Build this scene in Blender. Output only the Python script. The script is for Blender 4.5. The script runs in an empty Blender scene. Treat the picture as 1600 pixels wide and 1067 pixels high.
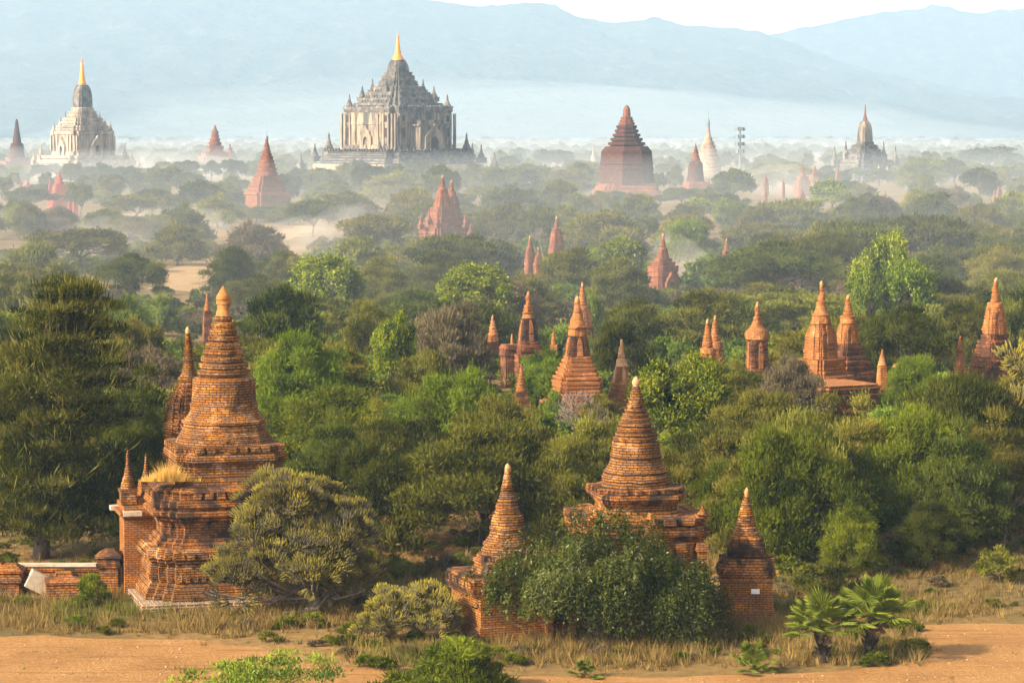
import bpy, bmesh, math, random
import numpy as np
from mathutils import Vector, Matrix, noise as mnoise

sc = bpy.context.scene
COL = sc.collection
R = math.radians

# ------------------------------------------------------------------ camera
F = 4444.0            # focal length in pixels of the 1600x1067 photograph
CAMH = 25.0
PITCH = math.atan(328.5 / F)
cam = bpy.data.cameras.new('camera')
cam.sensor_width = 36.0
cam.lens = 36.0 * F / 1600.0
cam.clip_start = 1.0
cam.clip_end = 60000.0
camo = bpy.data.objects.new('camera', cam)
COL.objects.link(camo)
camo.location = (0, 0, CAMH)
camo.rotation_euler = (math.pi / 2 - PITCH, 0, 0)
sc.camera = camo

# ------------------------------------------------------------------ light
SUN_EL, SUN_AZ = R(31), math.atan2(-0.83, -0.50)      # azimuth from +Y towards +X
sdir = Vector((math.sin(SUN_AZ) * math.cos(SUN_EL), math.cos(SUN_AZ) * math.cos(SUN_EL), math.sin(SUN_EL)))
w = bpy.data.worlds.new('World')
sc.world = w
w.use_nodes = True
nt = w.node_tree
sky = nt.nodes.new('ShaderNodeTexSky')
sky.sky_type = 'NISHITA'
sky.sun_disc = False
sky.sun_elevation = SUN_EL
sky.sun_rotation = SUN_AZ % (2 * math.pi)
sky.air_density = 1.0
sky.dust_density = 5.0
sky.ozone_density = 1.0
bg = nt.nodes['Background']
bg.inputs['Strength'].default_value = 0.12
hsv = nt.nodes.new('ShaderNodeHueSaturation')      # drains the sky blue towards white
hsv.inputs['Saturation'].default_value = .12
nt.links.new(sky.outputs[0], hsv.inputs['Color'])
nt.links.new(hsv.outputs[0], bg.inputs['Color'])
sl = bpy.data.lights.new('sun', 'SUN')
sl.energy = 5.0
sl.angle = R(0.8)
sl.color = (1.0, 0.80, 0.52)
so = bpy.data.objects.new('sun', sl)
COL.objects.link(so)
so.rotation_euler = sdir.to_track_quat('Z', 'Y').to_euler()
so.location = (-200, 0, 300)
sc.view_settings.view_transform = 'Standard'
sc.view_settings.look = 'None'
sc.view_settings.exposure = 1.17
sc.view_settings.gamma = 1.0
sc.render.engine = 'CYCLES'
cy = sc.cycles
cy.max_bounces = 6
cy.diffuse_bounces = 3
cy.transmission_bounces = 3
cy.volume_bounces = 1
cy.transparent_max_bounces = 8
cy.use_denoising = True
try:
    cy.denoiser = 'OPENIMAGEDENOISE'
    cy.denoising_input_passes = 'RGB_ALBEDO_NORMAL'
    cy.denoising_prefilter = 'ACCURATE'
except Exception:
    pass
cy.use_adaptive_sampling = False
HAZE_DENSITY = 1.25e-4

# ------------------------------------------------------------------ picture -> place
cp, sp = math.cos(PITCH), math.sin(PITCH)


def ray(u, v):
    a = (u - 800.0) / F
    b = (533.5 - v) / F
    return a, cp + b * sp, -sp + b * cp


def at(u, v, D):
    a, dy, dz = ray(u, v)
    t = D / dy
    return Vector((a * t, D, CAMH + dz * t))


def gd(v):
    a, dy, dz = ray(800, v)
    return -CAMH / dz * dy


def proj(x, y, z):
    zz = z - CAMH
    dep = y * cp - zz * sp
    up = y * sp + zz * cp
    return 800 + F * x / dep, 533.5 - F * up / dep


# ------------------------------------------------------------------ mesh builder
class MB:
    def __init__(s):
        s.v = []; s.f = []; s.n = 0

    def add(s, verts, faces, uv=None, mat=0, tone=None):
        verts = np.asarray(verts, dtype=np.float32).reshape(-1, 3)
        faces = np.asarray(faces, dtype=np.int32)
        if faces.ndim == 1:
            faces = faces[None, :]
        s.v.append((verts, tone))
        s.f.append((faces + s.n, uv, mat))
        s.n += len(verts)

    def join(s, o, mat=0):
        for (v, t) in o.v:
            s.v.append((v, t))
        for (f, uv, m) in o.f:
            s.f.append((f + s.n, uv, mat))
        s.n += o.n
        return s

    def mesh(s, name, smooth=False):
        me = bpy.data.meshes.new(name)
        V = np.concatenate([v for v, t in s.v])
        me.vertices.add(len(V))
        me.vertices.foreach_set('co', V.ravel())
        lv = np.concatenate([f.ravel() for f, u, m in s.f])
        tot = np.concatenate([np.full(len(f), f.shape[1], np.int32) for f, u, m in s.f])
        st = np.concatenate([[0], np.cumsum(tot)[:-1]]).astype(np.int32)
        me.loops.add(len(lv))
        me.loops.foreach_set('vertex_index', lv.astype(np.int32))
        me.polygons.add(len(tot))
        me.polygons.foreach_set('loop_start', st)
        mi = np.concatenate([np.full(len(f), m, np.int32) for f, u, m in s.f])
        me.polygons.foreach_set('material_index', mi)
        me.polygons.foreach_set('use_smooth', np.full(len(tot), smooth))
        if any(u is not None for f, u, m in s.f):
            ul = me.uv_layers.new(name='UVMap')
            uv = np.concatenate([(np.asarray(u, np.float32).reshape(-1, 2) if u is not None
                                  else np.zeros((f.size, 2), np.float32)) for f, u, m in s.f])
            ul.data.foreach_set('uv', uv.ravel())
        if any(t is not None for v, t in s.v):
            a = me.attributes.new('tone', 'FLOAT', 'POINT')
            tn = np.concatenate([(t if t is not None else np.full(len(v), .5)) for v, t in s.v]).astype(np.float32)
            a.data.foreach_set('value', tn)
        me.update(calc_edges=True)
        me.validate()
        return me

    def build(s, name, mats, parent=None, smooth=False):
        me = s.mesh(name, smooth)
        for m in (mats if isinstance(mats, (list, tuple)) else [mats]):
            me.materials.append(m)
        return link(name, me, parent)


def link(name, me, parent=None):
    o = bpy.data.objects.new(name, me)
    COL.objects.link(o)
    if parent is not None:
        o.parent = parent
    return o


def tag(o, label=None, cat=None, group=None, kind=None):
    if label: o['label'] = label
    if cat: o['category'] = cat
    if group: o['group'] = group
    if kind: o['kind'] = kind
    return o


def empty(name, loc, rz, label, cat, group=None):
    o = bpy.data.objects.new(name, None)
    o.empty_display_size = .5
    COL.objects.link(o)
    o.location = loc
    o.rotation_euler = (0, 0, rz)
    return tag(o, label, cat, group)


# ------------------------------------------------------------------ materials
def newmat(name):
    m = bpy.data.materials.new(name)
    m.use_nodes = True
    n = m.node_tree
    b = n.nodes['Principled BSDF']
    b.inputs['Roughness'].default_value = .9
    b.inputs['Specular IOR Level'].default_value = .15
    return m, n, b


def nd(n, t, **kw):
    x = n.nodes.new(t)
    for k, v in kw.items():
        if k in x.inputs:
            x.inputs[k].default_value = v
        else:
            setattr(x, k, v)
    return x


def ramp(n, src, stops):
    r = n.nodes.new('ShaderNodeValToRGB')
    el = r.color_ramp.elements
    while len(el) > 1:
        el.remove(el[-1])
    for i, (p, c) in enumerate(stops):
        e = el[0] if i == 0 else el.new(p)
        e.position = p
        e.color = (c, c, c, 1) if isinstance(c, (int, float)) else (*c, 1)
    n.links.new(src, r.inputs[0])
    return r


def mixc(n, f, a, b, mode='MIX'):
    m = n.nodes.new('ShaderNodeMix')
    m.data_type = 'RGBA'
    m.blend_type = mode
    for s, v in ((m.inputs[0], f), (m.inputs[6], a), (m.inputs[7], b)):
        if hasattr(v, 'is_output'):
            n.links.new(v, s)
        elif isinstance(v, (int, float)):
            s.default_value = v
        else:
            s.default_value = (*v, 1)
    return m.outputs[2]


def brick(name, c1, c2, mortar, stain=.5, stainc=(.035, .022, .016), bw=.42, rh=.135, ms=.02, pale=0.0, bump=.6):
    m, n, b = newmat(name)
    uv = nd(n, 'ShaderNodeUVMap')
    bt = nd(n, 'ShaderNodeTexBrick', Scale=1.0)
    bt.inputs['Color1'].default_value = (*c1, 1)
    bt.inputs['Color2'].default_value = (*c2, 1)
    bt.inputs['Mortar'].default_value = (*mortar, 1)
    bt.inputs['Mortar Size'].default_value = ms
    bt.inputs['Mortar Smooth'].default_value = .3
    bt.inputs['Brick Width'].default_value = bw
    bt.inputs['Row Height'].default_value = rh
    bt.inputs['Bias'].default_value = -.1
    n.links.new(uv.outputs[0], bt.inputs['Vector'])
    geo = nd(n, 'ShaderNodeNewGeometry')
    n1 = nd(n, 'ShaderNodeTexNoise', Scale=.9, Detail=9.0, Roughness=.68)
    n.links.new(geo.outputs['Position'], n1.inputs['Vector'])
    mp = nd(n, 'ShaderNodeMapping')
    mp.inputs['Scale'].default_value = (2.2, 2.2, .5)
    n.links.new(geo.outputs['Position'], mp.inputs['Vector'])
    n2 = nd(n, 'ShaderNodeTexNoise', Scale=1.0, Detail=7.0, Roughness=.65)
    n.links.new(mp.outputs[0], n2.inputs['Vector'])
    n3 = nd(n, 'ShaderNodeTexNoise', Scale=.35, Detail=4.0, Roughness=.6)
    n.links.new(geo.outputs['Position'], n3.inputs['Vector'])
    n4 = nd(n, 'ShaderNodeTexNoise', Scale=7.0, Detail=4.0, Roughness=.7)
    n.links.new(geo.outputs['Position'], n4.inputs['Vector'])
    # old and new brick: broad change of tone
    var = ramp(n, n3.outputs[0], [(.3, (.72, .66, .6)), (.5, (1, 1, 1)), (.72, (1.12, 1.02, .86))])
    c = mixc(n, 1.0, bt.outputs['Color'], var.outputs[0], 'MULTIPLY')
    fine = ramp(n, n4.outputs[0], [(.32, .55), (.52, 1.0), (.75, 1.28)])
    c = mixc(n, 1.0, c, fine.outputs[0], 'MULTIPLY')
    if pale:
        pr = ramp(n, n1.outputs[0], [(.56, 0.0), (.68, pale)])
        c = mixc(n, pr.outputs[0], c, (.55, .42, .30))
    s1 = ramp(n, n1.outputs[0], [(.62 - .3 * stain, min(1, stain * 1.5)), (.72 - .22 * stain, 0.0)])
    c = mixc(n, s1.outputs[0], c, stainc)
    s2 = ramp(n, n2.outputs[0], [(.36, .75 * stain), (.52, 0.0)])
    c = mixc(n, s2.outputs[0], c, stainc)
    n.links.new(c, b.inputs['Base Color'])
    bp = nd(n, 'ShaderNodeBump', Strength=bump, Distance=.05)
    inv = nd(n, 'ShaderNodeMath', operation='SUBTRACT')
    inv.inputs[0].default_value = 1.0
    n.links.new(bt.outputs['Fac'], inv.inputs[1])
    ad = nd(n, 'ShaderNodeMath', operation='MULTIPLY_ADD')
    n.links.new(n4.outputs[0], ad.inputs[0])
    ad.inputs[1].default_value = .8
    n.links.new(inv.outputs[0], ad.inputs[2])
    n.links.new(ad.outputs[0], bp.inputs['Height'])
    n.links.new(bp.outputs[0], b.inputs['Normal'])
    return m


def rough_mat(name, cols, scale=1.0, stretch=(1, 1, 1), bump=.3, dist=.05, rough=.95, detail=8.0):
    """noise ramp over cols"""
    m, n, b = newmat(name)
    geo = nd(n, 'ShaderNodeNewGeometry')
    mp = nd(n, 'ShaderNodeMapping')
    mp.inputs['Scale'].default_value = stretch
    n.links.new(geo.outputs['Position'], mp.inputs['Vector'])
    t = nd(n, 'ShaderNodeTexNoise', Scale=scale, Detail=detail, Roughness=.65)
    n.links.new(mp.outputs[0], t.inputs['Vector'])
    k = len(cols) - 1
    r = ramp(n, t.outputs[0], [(.3 + .4 * i / k, c) for i, c in enumerate(cols)])
    n.links.new(r.outputs[0], b.inputs['Base Color'])
    b.inputs['Roughness'].default_value = rough
    bp = nd(n, 'ShaderNodeBump', Strength=bump, Distance=dist)
    n.links.new(t.outputs[0], bp.inputs['Height'])
    n.links.new(bp.outputs[0], b.inputs['Normal'])
    return m


def leaf(name, dark, light, trans=.28, hue=.02, val=.35, tip=None):
    m = bpy.data.materials.new(name)
    m.use_nodes = True
    n = m.node_tree
    n.nodes.clear()
    out = nd(n, 'ShaderNodeOutputMaterial')
    at_ = nd(n, 'ShaderNodeAttribute', attribute_name='tone')
    stops = [(.1, dark), (.75, light)]
    if tip: stops.append((.98, tip))
    r = ramp(n, at_.outputs['Fac'], stops)
    oi = nd(n, 'ShaderNodeObjectInfo')
    hs = nd(n, 'ShaderNodeHueSaturation')
    mh = nd(n, 'ShaderNodeMapRange')
    mh.inputs[3].default_value = .5 - hue
    mh.inputs[4].default_value = .5 + hue
    n.links.new(oi.outputs['Random'], mh.inputs[0])
    n.links.new(mh.outputs[0], hs.inputs['Hue'])
    wn = nd(n, 'ShaderNodeTexWhiteNoise', noise_dimensions='1D')
    n.links.new(oi.outputs['Random'], wn.inputs['W'])
    mv = nd(n, 'ShaderNodeMapRange')
    mv.inputs[3].default_value = 1 - val
    mv.inputs[4].default_value = 1 + val
    n.links.new(wn.outputs[0], mv.inputs[0])
    n.links.new(mv.outputs[0], hs.inputs['Value'])
    n.links.new(r.outputs[0], hs.inputs['Color'])
    d = nd(n, 'ShaderNodeBsdfDiffuse')
    t = nd(n, 'ShaderNodeBsdfTranslucent')
    mx = nd(n, 'ShaderNodeMixShader')
    mx.inputs[0].default_value = trans
    n.links.new(hs.outputs[0], d.inputs['Color'])
    n.links.new(hs.outputs[0], t.inputs['Color'])
    n.links.new(d.outputs[0], mx.inputs[1])
    n.links.new(t.outputs[0], mx.inputs[2])
    n.links.new(mx.outputs[0], out.inputs['Surface'])
    return m


M = {}
M['brick'] = brick('brick_orange', (.66, .29, .058), (.52, .19, .038), (.10, .042, .018), stain=.42, pale=.35, ms=.029, bump=1.0)
M['brick_old'] = brick('brick_weathered', (.50, .20, .045), (.34, .115, .028), (.065, .03, .014), stain=.68, ms=.024)
M['brick_wall'] = brick('brick_wall_face', (.60, .245, .05), (.48, .17, .036), (.15, .065, .026), stain=.3, bw=.36, rh=.12)
M['brick_mid'] = brick('brick_mid', (.60, .24, .062), (.5, .175, .046), (.22, .085, .036), stain=.28, bw=.6, rh=.2, pale=.25)
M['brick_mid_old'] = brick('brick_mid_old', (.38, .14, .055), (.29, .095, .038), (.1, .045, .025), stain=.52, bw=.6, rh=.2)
M['brick_far'] = brick('brick_far', (.40, .15, .075), (.33, .11, .055), (.2, .08, .045), stain=.35, bw=1.0, rh=.35, bump=.3)
M['brick_far_dark'] = brick('brick_far_dark', (.15, .05, .034), (.12, .04, .028), (.07, .03, .022), stain=.5, bw=1.0, rh=.35, bump=.3)
M['brick_red'] = brick('brick_red', (.46, .085, .06), (.4, .07, .05), (.3, .06, .045), stain=.15, bw=1.0, rh=.35, bump=.3)
M['brick_white'] = brick('brick_pale_mortar', (.30, .11, .045), (.2, .07, .03), (.62, .52, .40), stain=.15, bw=.42, rh=.16, ms=.035)
M['cap'] = rough_mat('finial_plaster', [(.26, .12, .04), (.42, .22, .09), (.50, .32, .18)], 3.0)
M['stone'] = rough_mat('pale_stone', [(.26, .19, .13), (.42, .34, .25), (.5, .42, .33)], 2.0)
M['clod'] = rough_mat('dry_clods', [(.2, .1, .04), (.45, .26, .12), (.55, .38, .22)], 6.0)
M['plaque'] = rough_mat('white_plaque', [(.8, .78, .72), (.85, .83, .8)], 5.0, rough=.5)
M['bud'] = rough_mat('worn_brick_bud', [(.26, .10, .03), (.36, .15, .045), (.44, .21, .075)], 4.0)
M['inside'] = rough_mat('opening_shade', [(.03, .02, .015), (.07, .045, .03)], 2.0)  # dark tone paints the shade inside doors and windows
M['plaster'] = rough_mat('stained_plaster', [(.03, .03, .033), (.09, .08, .075), (.26, .20, .14), (.46, .37, .27)], .35, (1.3, 1.3, .22), .3, .3)
M['plaster_dark'] = rough_mat('blackened_stone', [(.03, .03, .032), (.075, .07, .068), (.16, .14, .12), (.34, .27, .2)], .4, (1, 1, .8), .4, .3)
M['plaster_pale'] = rough_mat('whitewashed_plaster', [(.05, .045, .042), (.24, .185, .135), (.42, .32, .235)], .3, (1.2, 1.2, .3), .3, .3)
M['plaster_white'] = rough_mat('bleached_plaster', [(.08, .07, .065), (.24, .19, .145), (.40, .32, .25), (.46, .38, .3)], .3, (1.2, 1.2, .3), .3, .3)
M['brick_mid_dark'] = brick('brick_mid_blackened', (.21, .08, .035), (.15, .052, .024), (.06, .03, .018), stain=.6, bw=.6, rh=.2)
M['plaster_warm'] = rough_mat('warm_pale_plaster', [(.16, .11, .08), (.34, .24, .17), (.42, .31, .23)], .3, (1, 1, 1), .3, .3)
M['gold'], gn_, gb_ = newmat('gilded_metal')
gb_.inputs['Base Color'].default_value = (.72, .28, .03, 1)
gb_.inputs['Metallic'].default_value = .35
gb_.inputs['Roughness'].default_value = .4
M['steel'] = rough_mat('grey_steel', [(.12, .15, .17), (.2, .23, .25)], 3.0, rough=.6)
M['bark'] = rough_mat('bark', [(.035, .025, .018), (.085, .062, .045), (.14, .11, .08)], 4.0, (1, 1, .3), .8, .05)
M['bark_pale'] = rough_mat('pale_bark', [(.14, .10, .07), (.3, .23, .17), (.42, .34, .26)], 3.0, (1, 1, .4), .6, .05)
M['twig'] = rough_mat('grey_twig', [(.12, .09, .075), (.22, .17, .14)], 3.0)
M['palm_bark'] = rough_mat('palm_bark', [(.015, .012, .01), (.06, .045, .032)], 6.0, (1, 1, 2), 1, .05)

L_OLIVE = leaf('leaf_olive', (.052, .058, .008), (.195, .185, .028), hue=.018)
L_DARK = leaf('leaf_dark', (.026, .036, .006), (.10, .112, .016), hue=.014)
L_GREEN = leaf('leaf_green', (.040, .056, .005), (.15, .178, .013), hue=.014)
L_NEEM = leaf('leaf_bright', (.042, .078, .008), (.17, .22, .016), hue=.012, val=.15, tip=(.30, .33, .03))
L_FEATHER = leaf('leaf_feathery_green', (.042, .075, .006), (.17, .235, .018), hue=.006, val=.08)
L_LIME = leaf('leaf_lime', (.06, .10, .014), (.19, .25, .03), hue=.012, val=.2)
L_BROWN = leaf('leaf_brown', (.085, .066, .040), (.16, .125, .07), hue=.008)
L_TALL = leaf('leaf_tall', (.013, .021, .003), (.085, .092, .008), hue=0, val=0, tip=(.23, .20, .05))
L_VINE = leaf('leaf_vine', (.020, .030, .005), (.085, .10, .017), hue=0, val=0, tip=(.26, .27, .14))
L_CACT = leaf('euphorbia_flesh', (.13, .11, .075), (.25, .215, .032), trans=.12, hue=0, val=.08, tip=(.42, .33, .035))
L_PALM = leaf('palm_leaf', (.055, .085, .010), (.17, .205, .024), trans=.3, hue=0, val=.14, tip=(.36, .31, .085))
L_DEADPALM = leaf('dead_palm_leaf', (.16, .10, .05), (.32, .22, .11), trans=.2, hue=0, val=.1)
L_GRASS = leaf('dry_grass_blade', (.12, .08, .024), (.33, .225, .078), trans=.3, hue=0, val=0, tip=(.13, .125, .026))
L_GOLDGRASS = leaf('golden_grass_blade', (.45, .27, .06), (.66, .44, .12), trans=.35, hue=0, val=0)

# ground
def ground_mat():
    m, n, b = newmat('dry_ground')
    geo = nd(n, 'ShaderNodeNewGeometry')
    a = nd(n, 'ShaderNodeTexNoise', Scale=.05, Detail=10.0, Roughness=.7)
    c = nd(n, 'ShaderNodeTexNoise', Scale=1.5, Detail=8.0, Roughness=.7)
    for x in (a, c):
        n.links.new(geo.outputs['Position'], x.inputs['Vector'])
    r = ramp(n, a.outputs[0], [(.3, (.075, .06, .02)), (.45, (.14, .095, .032)), (.6, (.22, .13, .045)), (.75, (.30, .175, .062))])
    f = ramp(n, c.outputs[0], [(.3, .55), (.7, 1.3)])
    col = mixc(n, 1.0, r.outputs[0], f.outputs[0], 'MULTIPLY')
    n.links.new(col, b.inputs['Base Color'])
    bp = nd(n, 'ShaderNodeBump', Strength=.7, Distance=.2)
    n.links.new(c.outputs[0], bp.inputs['Height'])
    n.links.new(bp.outputs[0], b.inputs['Normal'])
    return m


def sand_mat(name, c0, c1, c2):
    m, n, b = newmat(name)
    geo = nd(n, 'ShaderNodeNewGeometry')
    a = nd(n, 'ShaderNodeTexNoise', Scale=.22, Detail=9.0, Roughness=.7)
    c = nd(n, 'ShaderNodeTexNoise', Scale=3.5, Detail=8.0, Roughness=.72)
    for x in (a, c):
        n.links.new(geo.outputs['Position'], x.inputs['Vector'])
    r = ramp(n, a.outputs[0], [(.3, c0), (.5, c1), (.72, c2)])
    f = ramp(n, c.outputs[0], [(.3, .68), (.5, 1.0), (.75, 1.18)])
    col = mixc(n, 1.0, r.outputs[0], f.outputs[0], 'MULTIPLY')
    mp = nd(n, 'ShaderNodeMapping'); mp.inputs['Scale'].default_value = (.12, 1.3, 1)
    n.links.new(geo.outputs['Position'], mp.inputs['Vector'])
    ru = nd(n, 'ShaderNodeTexNoise', Scale=1.0, Detail=6.0, Roughness=.6)
    n.links.new(mp.outputs[0], ru.inputs['Vector'])
    rr_ = ramp(n, ru.outputs[0], [(.34, .66), (.46, 1.0), (.62, 1.0), (.72, 1.14)])
    col = mixc(n, 1.0, col, rr_.outputs[0], 'MULTIPLY')
    sp_ = ramp(n, c.outputs[0], [(.30, .75), (.37, 0.0)])
    col = mixc(n, sp_.outputs[0], col, (.16, .085, .035))
    n.links.new(col, b.inputs['Base Color'])
    bp = nd(n, 'ShaderNodeBump', Strength=1.0, Distance=.22)
    n.links.new(c.outputs[0], bp.inputs['Height'])
    n.links.new(bp.outputs[0], b.inputs['Normal'])
    return m


M['ground'] = ground_mat()
M['sand'] = sand_mat('orange_sand', (.25, .122, .040), (.35, .178, .060), (.415, .228, .088))
M['sand_pale'] = sand_mat('pale_sand', (.27, .17, .075), (.34, .22, .105), (.39, .265, .135))
M['hill'] = rough_mat('scrubby_hillside', [(.008, .013, .008), (.025, .033, .02), (.055, .058, .04), (.13, .115, .085)], .012, (1, 1, 1), 1.0, 60.0)
M['hill_far'] = rough_mat('far_hillside', [(.01, .015, .01), (.03, .035, .025), (.12, .11, .08)], .02, (1, 1, 1), 1.0, 60.0)

# ------------------------------------------------------------------ plans and lofts
def plan(code):
    if code == 'o':
        n = 56
        return [(math.cos(2 * math.pi * i / n), math.sin(2 * math.pi * i / n)) for i in range(n)]
    if code == 'p':
        n = 24
        return [(math.cos(2 * math.pi * i / n), math.sin(2 * math.pi * i / n)) for i in range(n)]
    if code == '8':
        return [(math.cos(math.pi / 4 * i + math.pi / 8) / math.cos(math.pi / 8),
                 math.sin(math.pi / 4 * i + math.pi / 8) / math.cos(math.pi / 8)) for i in range(8)]
    s = {'s': 0, 's1': .16, 's2': .11, 's3': .085}[code]
    k = {'s': 0, 's1': 1, 's2': 2, 's3': 3}[code]
    q = [(1, -1 + k * s)] if k else []
    quarter = []
    # corner at (1,1), ccw
    pts = [(1, 1 - k * s)]
    for j in range(1, k + 1):
        pts.append((1 - (j) * s, 1 - (k - j + 1) * s))
        pts.append((1 - (j) * s, 1 - (k - j) * s))
    if k == 0:
        pts = [(1, 1)]
    for r_ in range(4):
        for (x, y) in pts:
            for _ in range(r_):
                x, y = -y, x
            quarter.append((x, y))
    return quarter


def loft(mb, code, prof, mat=0, ctr=(0, 0), cap=True):
    """prof: (r, z) bottom -> top"""
    P = np.array(plan(code))
    n = len(P)
    d = np.linalg.norm(np.roll(P, -1, 0) - P, axis=1)
    cum = np.concatenate([[0], np.cumsum(d)])
    V, Fc, U = [], [], []
    vl = 0.0
    for j, (r, z) in enumerate(prof):
        V.append(np.column_stack([P * r + np.array(ctr), np.full(n, z)]))
        if j:
            r0, z0 = prof[j - 1]
            dl = math.hypot(r - r0, z - z0)
            rm = max(r0, r)
            i = np.arange(n); i2 = (i + 1) % n
            Fc.append(np.column_stack([(j - 1) * n + i, (j - 1) * n + i2, j * n + i2, j * n + i]))
            u0, u1 = cum[:-1] * rm, cum[1:] * rm
            if abs(z - z0) < .25 * abs(r - r0):      # ledge: plain course
                a, b_ = z0, z0 + dl
            else:
                a, b_ = vl, vl + dl
                vl += dl
            U.append(np.stack([np.column_stack([u0, np.full(n, a)]), np.column_stack([u1, np.full(n, a)]),
                               np.column_stack([u1, np.full(n, b_)]), np.column_stack([u0, np.full(n, b_)])], 1))
    mb.add(np.concatenate(V), np.concatenate(Fc), np.concatenate(U), mat)
    if cap:
        r, z = prof[-1]
        if r > .02:
            top = np.column_stack([P * r + np.array(ctr), np.full(n, z)])
            c = np.array([[ctr[0], ctr[1], z]])
            i = np.arange(n); i2 = (i + 1) % n
            f = np.column_stack([i, i2, np.full(n, n)])
            uv = np.stack([top[i, :2], top[i2, :2], np.repeat(c[:, :2], n, 0)], 1)
            mb.add(np.concatenate([top, c]), f, uv, mat)
    return mb


def box(mb, x0, x1, y0, y1, z0, z1, mat=0, rot=0.0, org=(0, 0)):
    v = np.array([[x, y, z] for z in (z0, z1) for (x, y) in ((x0, y0), (x1, y0), (x1, y1), (x0, y1))], float)
    f = [(3, 2, 1, 0), (4, 5, 6, 7), (0, 1, 5, 4), (1, 2, 6, 5), (2, 3, 7, 6), (3, 0, 4, 7)]
    dims = [(0, 1), (0, 1), (0, 2), (1, 2), (0, 2), (1, 2)]
    uv = [[(v[i][a], v[i][b]) for i in q] for q, (a, b) in zip(f, dims)]
    if rot:
        c, s = math.cos(rot), math.sin(rot)
        x, y = v[:, 0].copy(), v[:, 1].copy()
        v[:, 0] = x * c - y * s; v[:, 1] = x * s + y * c
    v[:, 0] += org[0]; v[:, 1] += org[1]
    mb.add(v, f, uv, mat)


def dentils(mb, code, r, z, w_, h, d, gap, mat=0, ctr=(0, 0)):
    """row of small upright blocks along the rim of a plan"""
    P = np.array(plan(code)) * r
    for i in range(len(P)):
        a, b = P[i], P[(i + 1) % len(P)]
        L = np.linalg.norm(b - a)
        k = int(L / (w_ + gap))
        if code in ('o', 'p'):
            k = 0
        if k < 1:
            continue
        t = (b - a) / L
        for q in range(k):
            if rs.random() < .14: continue
            c = a + t * (L * (q + .5) / k)
            ang = math.atan2(t[1], t[0])
            box(mb, -w_ / 2, w_ / 2, -d / 2, d / 2, z, z + h, mat, ang, (c[0] + ctr[0], c[1] + ctr[1]))
    if code in ('o', 'p'):
        k = int(2 * math.pi * r / (w_ + gap))
        for q in range(k):
            an = 2 * math.pi * q / k
            box(mb, -w_ / 2, w_ / 2, -d / 2, d / 2, z, z + h, mat, an + math.pi / 2,
                (r * math.cos(an) + ctr[0], r * math.sin(an) + ctr[1]))


def interp(prof, z):
    for (r0, z0), (r1, z1) in zip(prof[:-1], prof[1:]):
        if z0 <= z <= z1:
            t = (z - z0) / max(1e-6, z1 - z0)
            return r0 + (r1 - r0) * t
    return prof[-1][0] if z > prof[-1][1] else prof[0][0]


def ribbed(prof, n, depth=.08, duty=.55):
    z0, z1 = prof[0][1], prof[-1][1]
    out = []
    for i in range(n):
        a = z0 + (z1 - z0) * i / n
        b = z0 + (z1 - z0) * (i + 1) / n
        r = interp(prof, (a + b) / 2)
        out += [(r * (1 - depth), a + (b - a) * .02), (r * (1 - depth), a + (b - a) * .30),
                (r, a + (b - a) * .36), (r * .995, a + (b - a) * .94), (r * (1 - depth), b)]
    return out


def moulded(prof, n, rnd, depth=.035):
    """irregular mouldings between the points of a base profile"""
    out = [prof[0]]
    for (r0, z0), (r1, z1) in zip(prof[:-1], prof[1:]):
        k = max(1, int(round(n * (z1 - z0) / max(.01, prof[-1][1] - prof[0][1]))))
        for i in range(k):
            a, b = z0 + (z1 - z0) * i / k, z0 + (z1 - z0) * (i + 1) / k
            r = r0 + (r1 - r0) * (i + .5) / k
            rr = r * (1 - depth * rnd.random())
            out += [(rr * (1 - depth), a + .002), (rr * (1 - depth), a + (b - a) * .35),
                    (rr, a + (b - a) * .42), (rr, b - .002)]
    out.append(prof[-1])
    return out


def tube(mb, pts, rad, sides=6, mat=0, tone=None):
    pts = np.asarray(pts, float)
    k = len(pts)
    V = []
    for i in range(k):
        t = pts[min(i + 1, k - 1)] - pts[max(i - 1, 0)]
        t = t / (np.linalg.norm(t) + 1e-9)
        a = np.cross(t, [0.3, .9, .1] if abs(t[2]) > .8 else [0, 0, 1.0])
        a /= np.linalg.norm(a) + 1e-9
        b = np.cross(t, a)
        ang = np.arange(sides) * 2 * math.pi / sides
        V.append(pts[i] + rad[i] * (np.outer(np.cos(ang), a) + np.outer(np.sin(ang), b)))
    i = np.arange(sides); i2 = (i + 1) % sides
    Fc = np.concatenate([np.column_stack([j * sides + i2, j * sides + i, (j + 1) * sides + i, (j + 1) * sides + i2]) for j in range(k - 1)])
    tn = np.repeat(np.asarray(tone, float), sides) if tone is not None else None
    mb.add(np.concatenate(V), Fc, None, mat, tn)


# ------------------------------------------------------------------ stupas and temples
KEEP = []          # (x0, x1, y0, y1, depth): what must stay in sight
FOOT = []          # (x, y, r) ground taken
LAND = []          # (u, v, phrase)
rs = random.Random(5)


def spireprof(pts, Z, k):
    return [(hw * k, Z(y)) for (y, hw) in reversed(pts)]


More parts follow.
